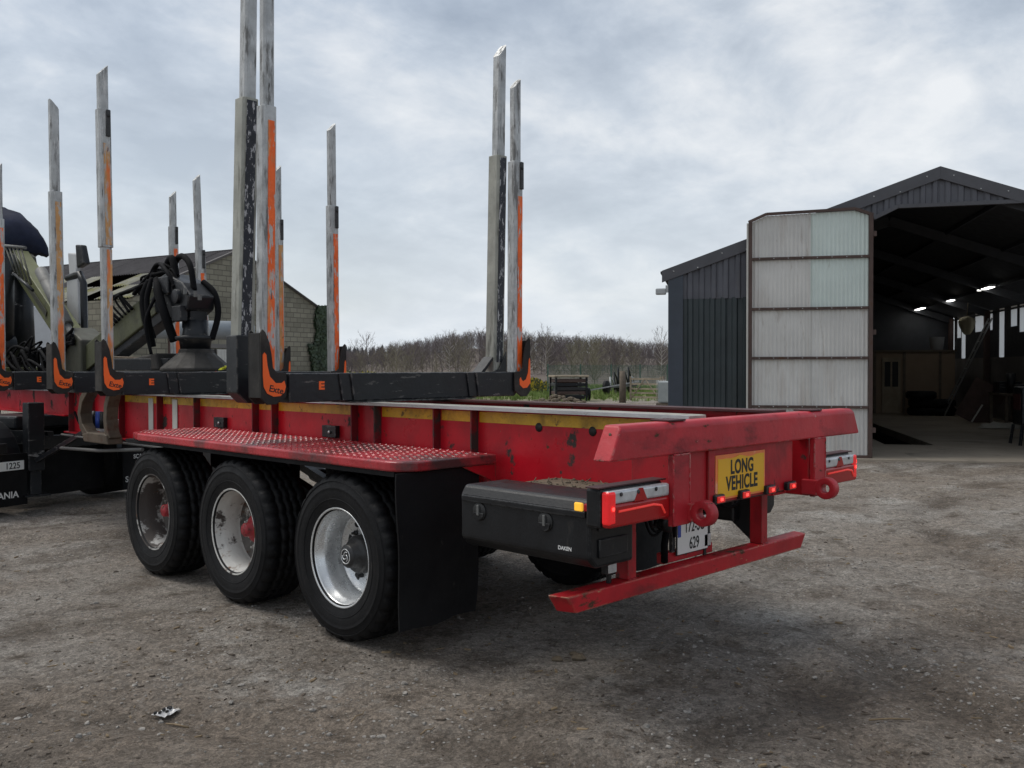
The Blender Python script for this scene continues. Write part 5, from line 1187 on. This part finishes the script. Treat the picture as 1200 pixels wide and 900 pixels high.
im = thing('farm_implement', 'tangle of dark farm implement arms standing inside the green fence', 'implement', (43.5, 34.5, 0), .4)
for k in range(7):
    MB().tube([(k*.9-3, 0, .3), (k*.9-2.8, .1, 1.1+.3*(k % 3)), (k*.9-2.2, .1, .9+.2*(k % 2)), (k*.9-1.9, .0, .1)], .06, 6).build('arm', 'black' if k % 3 else 'zinc', im)
B(-3.2, 3.4, -.1, .1, .45, .6).build('toolbar', 'black', im)
for x in (-3, 0, 3): MB().lathe([(-.12, .001), (-.12, .45), (.12, .45), (.12, .001)], 20, 'y', (x, .3, .45)).build('wheel', 'rubber', im)
ib = thing('tank_cage', 'pale plastic tank in a wire cage by the shed corner', 'tank', (29.6, 21.1, 0), .3)
B(-.55, .55, -.45, .45, .15, 1.1).build('bottle', 'ibc', ib, bevel=.06); B(-.6, .6, -.5, .5, 0, .13).build('pallet', 'timber_dark', ib)
for k in range(6):
    x = -.56+k*.224
    for y_ in (-.47, .47): MB().tube([(x, y_, .13), (x, y_, 1.15)], .014, 6).build('cage_bar', 'zinc', ib)
for z in (.3, .55, .8, 1.05):
    for y_ in (-.485, .485): MB().tube([(-.57, y_, z), (.57, y_, z)], .014, 6).build('cage_rail', 'zinc', ib)

# grass along the field edge
def tufts(name, pts, hmin, hmax, m, blades=4, lab=''):
    mb = MB()
    for (x, y_) in pts:
        z = ground_z(x, y_)
        for k in range(blades):
            a = random.uniform(0, 2*PI); h_ = random.uniform(hmin, hmax); w_ = .02+.02*random.random(); l = random.uniform(.05, .25)*h_*2
            px, py = x+random.uniform(-.12, .12), y_+random.uniform(-.12, .12)
            mb.add([(px-w_*math.sin(a), py+w_*math.cos(a), z-.02), (px+w_*math.sin(a), py-w_*math.cos(a), z-.02), (px+l*math.cos(a), py+l*math.sin(a), z+h_)], [(0, 1, 2)])
    o = mb.build(name, m, None, fix=False); return tag(o, lab, 'grass', kind='stuff')
pts = []
while len(pts) < 9000:
    x, y_ = random.uniform(24, 62), random.uniform(18, 62)
    f_ = .64*x+.77*y_
    if f_ < 40.5 or (f_ < 44 and random.random() < .6) or shed_local(x, y_)[0] > -4.2 and shed_local(x, y_)[1] < 23: continue
    pts.append((x, y_))
tufts('grass', pts, .10, .34, 'grass', 4, 'rough green grass of the field beyond the gate')

# ------------------------------------------------------------------ woodland
def bare_tree(seed, h, trunk_only=None):
    """returns (verts, faces) of a leafless tree of height h: trunk, limbs and fans of fine twigs"""
    r = random.Random(seed); T_ = MB(); Cn = MB()
    lean = r.uniform(-.05, .05)
    tp = [Vector((lean*h*t+.06*h*.3*math.sin(3*t+seed), .04*h*.3*math.sin(2.3*t+seed*2), h*.86*t)) for t in (0, .25, .5, .75, 1)]
    T_.tube(tp, [h*.009, h*.0075, h*.006, h*.004, h*.0015], 6, False)
    def twig(p, d, L_, w_):
        q = p+d*L_; s_ = d.cross(Vector((r.uniform(-1, 1), r.uniform(-1, 1), r.uniform(-1, 1))))
        if s_.length < 1e-3: return q
        s_ = s_.normalized()*w_
        Cn.add([p-s_, p+s_, q], [(0, 1, 2)]); return q
    nb = 24
    for i in range(nb):
        t = .12+.86*i/nb; k = min(3, int(t*4)); f_ = t*4-k; p = tp[k].lerp(tp[k+1], f_)
        az = i*2.4+r.uniform(-.4, .4); el = r.uniform(.15, .85)+.45*t
        d = Vector((math.cos(az)*math.cos(el), math.sin(az)*math.cos(el), math.sin(el)))
        L_ = h*r.uniform(.8, 1.2)*(.10+.24*math.sqrt(max(0., 1-((t-.52)/.52)**2)))
        m_ = p+d*L_*.55; e_ = p+(d+Vector((0, 0, .25))).normalized()*L_
        T_.tube([p, m_, e_], [h*.0055, h*.0035, h*.0012], 3, False)
        for j in range(11):
            u = r.uniform(.25, 1.0); b_ = (p.lerp(m_, u/.55) if u < .55 else m_.lerp(e_, (u-.55)/.45))
            dd = (d+Vector((r.uniform(-.8, .8), r.uniform(-.8, .8), r.uniform(-.2, .8)))).normalized()
            q = twig(b_, dd, h*r.uniform(.05, .10), h*.0022)
            for _ in range(2):
                d3 = (dd+Vector((r.uniform(-.7, .7), r.uniform(-.7, .7), r.uniform(-.3, .7)))).normalized()
                twig(b_.lerp(q, r.uniform(.3, 1)), d3, h*r.uniform(.03, .08), h*.0020)
    return T_, Cn
protos = [bare_tree(s, 1.0) for s in range(9)]
def as_np(mb):
    tri = []
    for f_ in mb.f:
        tri += [f_[:3]] if len(f_) == 3 else [(f_[0], f_[1], f_[2]), (f_[0], f_[2], f_[3])]
    return np.array([tuple(v) for v in mb.v]), np.array(tri)
pn = []
for T_, Cn in protos:
    a, fa = as_np(T_); b_, fb = as_np(Cn); pn.append((np.concatenate([a, b_]), np.concatenate([fa, fb+len(a)])))
def forest(name, n, r0, r1, a0, a1, hmax, m, lab, seed, lo=.6):
    g = random.Random(seed); V = []; F = []; off = 0
    for i in range(n):
        a = g.uniform(a0, a1); r = math.sqrt(g.uniform(r0*r0, r1*r1))
        x = CX+r*math.sin(math.radians(a)); y_ = CY+r*math.cos(math.radians(a)); gz = ground_z(x, y_)
        lim = skyline(a)*r+1.7-gz
        h_ = min(hmax, max(1.5, lim))*g.uniform(lo, 1.06)
        pv, pf = pn[g.randrange(len(pn))]; th = g.uniform(0, 2*PI); c, s_ = math.cos(th), math.sin(th)
        wd = h_*g.uniform(.85, 1.35)
        W_ = np.stack([(pv[:, 0]*c-pv[:, 1]*s_)*wd+x, (pv[:, 0]*s_+pv[:, 1]*c)*wd+y_, pv[:, 2]*h_+gz-.1], -1)
        V.append(W_); F.append(pf+off); off += len(W_)
    V = np.concatenate(V); F = np.concatenate(F)
    me = bpy.data.meshes.new(name); me.vertices.add(len(V)); me.vertices.foreach_set('co', V.ravel()); me.loops.add(F.size); me.loops.foreach_set('vertex_index', F.ravel())
    me.polygons.add(len(F)); me.polygons.foreach_set('loop_start', np.arange(0, F.size, 3)); me.update(calc_edges=True); me.materials.append(M[m])
    return tag(link(name, me), lab, 'wood', kind='stuff')
forest('woodland', 1350, 125, 262, 28, 66, 7.5, 'bark', 'bare brown winter woodland covering the low hill', 5, .55)
forest('scrub', 160, 85, 150, 28, 66, 6, 'bark_green', 'olive budding scrub along the foot of the wooded hill', 6, .35)
# far conifer ridge
cv, cf = [], []
g = random.Random(9)
for i in range(900):
    a = math.radians(g.uniform(14, 66)); r = g.uniform(560, 640); x = CX+r*math.sin(a); y_ = CY+r*math.cos(a); h_ = g.uniform(8.5, 11.5)+2.2*math.exp(-((math.degrees(a)-36)/4)**2); b_ = h_*.2; o_ = len(cv)
    for k in range(5): cv.append((x+b_*math.cos(k*1.257), y_+b_*math.sin(k*1.257), 3.))
    cv.append((x, y_, 3.+h_)); cf += [(o_+k, o_+(k+1) % 5, o_+5) for k in range(5)]
me = bpy.data.meshes.new('conifer_plantation'); me.from_pydata(cv, [], cf); me.materials.append(M['conifer'])
tag(link('conifer_plantation', me), 'dark conifer plantation hazed blue-green on the far skyline', 'wood', kind='stuff')
# single trees that stand out at the edge of the wood
def tree_thing(px_deg, r, h_, seed, m_trunk, m_crown, lab, group):
    a = math.radians(px_deg); x = CX+r*math.sin(a); y_ = CY+r*math.cos(a)
    t = thing('bare_tree', lab, 'tree', (x, y_, ground_z(x, y_)-.05), seed*1.3, group); t.scale = (h_, h_, h_)
    T_, Cn = bare_tree(seed+40, 1.0)
    T_.build('trunk', m_trunk, t, fix=False); Cn.build('crown', m_crown, t, fix=False)
for i, (deg, r, h_, tr, lab) in enumerate(((36.6, 150, 6.6, 'bark', 'small bare tree at the left end of the wood on the low skyline'),
        (35.9, 155, 5.6, 'bark', 'smaller bare tree left of the one on the low skyline'),
        (46.5, 105, 6.0, 'bark_pale', 'pale birch just right of the orange stake at the rear'),
        (47.6, 110, 6.2, 'bark_pale', 'slim pale birch between the rear stake and the old machine'),
        (54.6, 100, 5.6, 'bark_pale', 'pale slender birch next to the shed corner'),
        (41.6, 120, 5.8, 'bark_pale', 'bare birch showing above the middle of the black cross beam'))):
    tree_thing(deg, r, h_, i, tr, 'bark', lab, 'single bare trees at the edge of the wood')
for i, (deg, r, h_, lab) in enumerate(((35.3, 74, 1.5, 'yellow flowering gorse bush nearest the barn'), (36.6, 78, 1.4, 'yellow flowering gorse bush left of the olive scrub'), (46.6, 64, 1.0, 'small gorse bush below the rear orange stake'))):
    a = math.radians(deg); x = CX+r*math.sin(a); y_ = CY+r*math.cos(a)
    t = thing('gorse_bush', lab, 'bush', (x, y_, 0), 0, 'gorse bushes')
    for nm, m_, n_ in (('foliage', 'gorse', 700), ('flowers', 'gorse_flower', 420)):
        mb = MB()
        for k in range(n_):
            u = random.uniform(0, 2*PI); q = random.random()**.5; z = h_*random.random()**.7*(1-q*q*.6)
            px, py = q*1.6*h_*math.cos(u), q*1.6*h_*math.sin(u); s_ = random.uniform(.04, .10); b_ = random.uniform(0, PI)
            mb.add([(px-s_*math.cos(b_), py-s_*math.sin(b_), z), (px+s_*math.cos(b_), py+s_*math.sin(b_), z), (px+random.uniform(-.05, .05), py, z+s_*2)], [(0, 1, 2)])
        tag(mb.build(nm, m_, t, fix=False), kind='stuff')
    MB().tube([(0, 0, 0), (0.02, 0, h_*.6)], .04, 6).build('stem', 'bark', t)

# ------------------------------------------------------------------ litter on the yard
def debris(name, n, m, seed, lab, lo, hi):
    g = random.Random(seed); mb = MB(); k = 0
    while k < n:
        r = 2.2*(16/2.2)**g.random(); a = _yaw+g.uniform(-.75, .75); x, y_ = CX+r*math.sin(a), CY+r*math.cos(a)
        if mnoise.noise((x*.6, y_*.6, seed)) < -.05+.3*g.random()-.15: continue
        if shed_local(x, y_)[1] > -1: continue
        L_ = lo*(hi/lo)**(g.random()**2); w_ = L_*g.uniform(.12, .4); t = g.uniform(0, PI); z = ground_z(x, y_)+.004; c, s_ = math.cos(t), math.sin(t); hh = w_*g.uniform(.3, .8)
        P = [(-L_, -w_*.6), (-L_*.3, -w_), (L_, -w_*.4), (L_*.7, w_*.7), (-L_*.6, w_)]
        Q = [(x+p*c-q_*s_, y_+p*s_+q_*c) for p, q_ in P]
        mb.add([(px, py, z-.004) for px, py in Q]+[(px*.85+x*.15, py*.85+y_*.15, z+hh*g.uniform(.5, 1.1)) for px, py in Q], [(9, 8, 7, 6, 5)[::-1]]+[(i, (i+1) % 5, 5+(i+1) % 5, 5+i) for i in range(5)]); k += 1
    return tag(mb.build(name, m, None, fix=False), lab, 'debris', kind='stuff')
debris('bark_chips', 1500, 'twig', 5, 'tan bark chips and splinters strewn over the yard', .006, .035)
debris('soil_clods', 2600, 'clod', 8, 'dark crumbs of soil and bark strewn over the yard', .006, .028)
lt = thing('crumpled_wrapper', 'crumpled black and white wrapper lying on the dirt at lower left', 'litter', (-2.49, 1.85, ground_z(-2.49, 1.85)+.004), .4)
mb = MB(); vs = []
for i in range(7):
    for j in range(6): vs.append(((i/6-.5)*.11, (j/5-.5)*.085, .012+.014*mnoise.noise((i*.9, j*.9, 2))+.006*((i+j) % 2)))
mb.add(vs, [(i*6+j, (i+1)*6+j, (i+1)*6+j+1, i*6+j+1) for i in range(6) for j in range(5)]); mb.build('foil', 'foil', lt, fix=False)
ink = MB()
for k in range(9):
    x, y_ = random.uniform(-.045, .045), random.uniform(-.035, .035); ink.box(x-.008, x+.008, y_-.004, y_+.004, .0165, .028)
ink.build('print', 'ink', lt)
TW = [((-2.50, 1.70), 2.0, .13, .006, 'bent dry twig just below the crumpled wrapper'), ((-1.85, 1.12), .4, .14, .004, 'thin dry twig on the dirt in front of the rear wheel'),
      ((-1.72, .75), .1, .10, .004, 'short dark twig right of the thin one at bottom centre'), ((-.17, -.80), -.75, .20, .005, 'straight pale stick lying on the dirt at lower right')]
for (x, y_), a, L_, r_, lab in TW:
    p = [(-L_/2, 0, 0), (-L_*.1, L_*.05, .008), (L_*.2, -L_*.03, .004), (L_/2, L_*.06 if 'straight' not in lab else 0, .006)]
    if 'straight' in lab: p = [(-L_/2, 0, 0), (0, .003, .004), (L_/2, 0, 0)]
    o = MB().tube(p, [r_, r_*.9, r_*.8, r_*.5][:len(p)], 7).build('twig', 'twig', None, (x, y_, ground_z(x, y_)+r_+.002), (0, 0, a))
    tag(o, lab, 'twig', 'twigs on the yard')
for (x, y_), s_, lab in (((-.42, .92), .045, 'dark stone right of two lying below the bumper end'), ((-.52, 1.0), .035, 'dark stone left of two lying below the bumper end'), ((-.35, 1.02), .028, 'smallest dark stone behind the pair below the bumper')):
    mb = MB(); mb.lathe([(-s_*.4, .004), (-s_*.25, s_*.8), (s_*.1, s_), (s_*.45, s_*.6), (s_*.55, .004)], 9, 'z', fn=lambda a, r, k: r*(1+.2*math.sin(k*2.1+a*40)), smooth=False)
    tag(mb.build('stone', 'dirt', None, (x, y_, ground_z(x, y_)+s_*.3)), lab, 'stone', 'loose stones below the bumper')
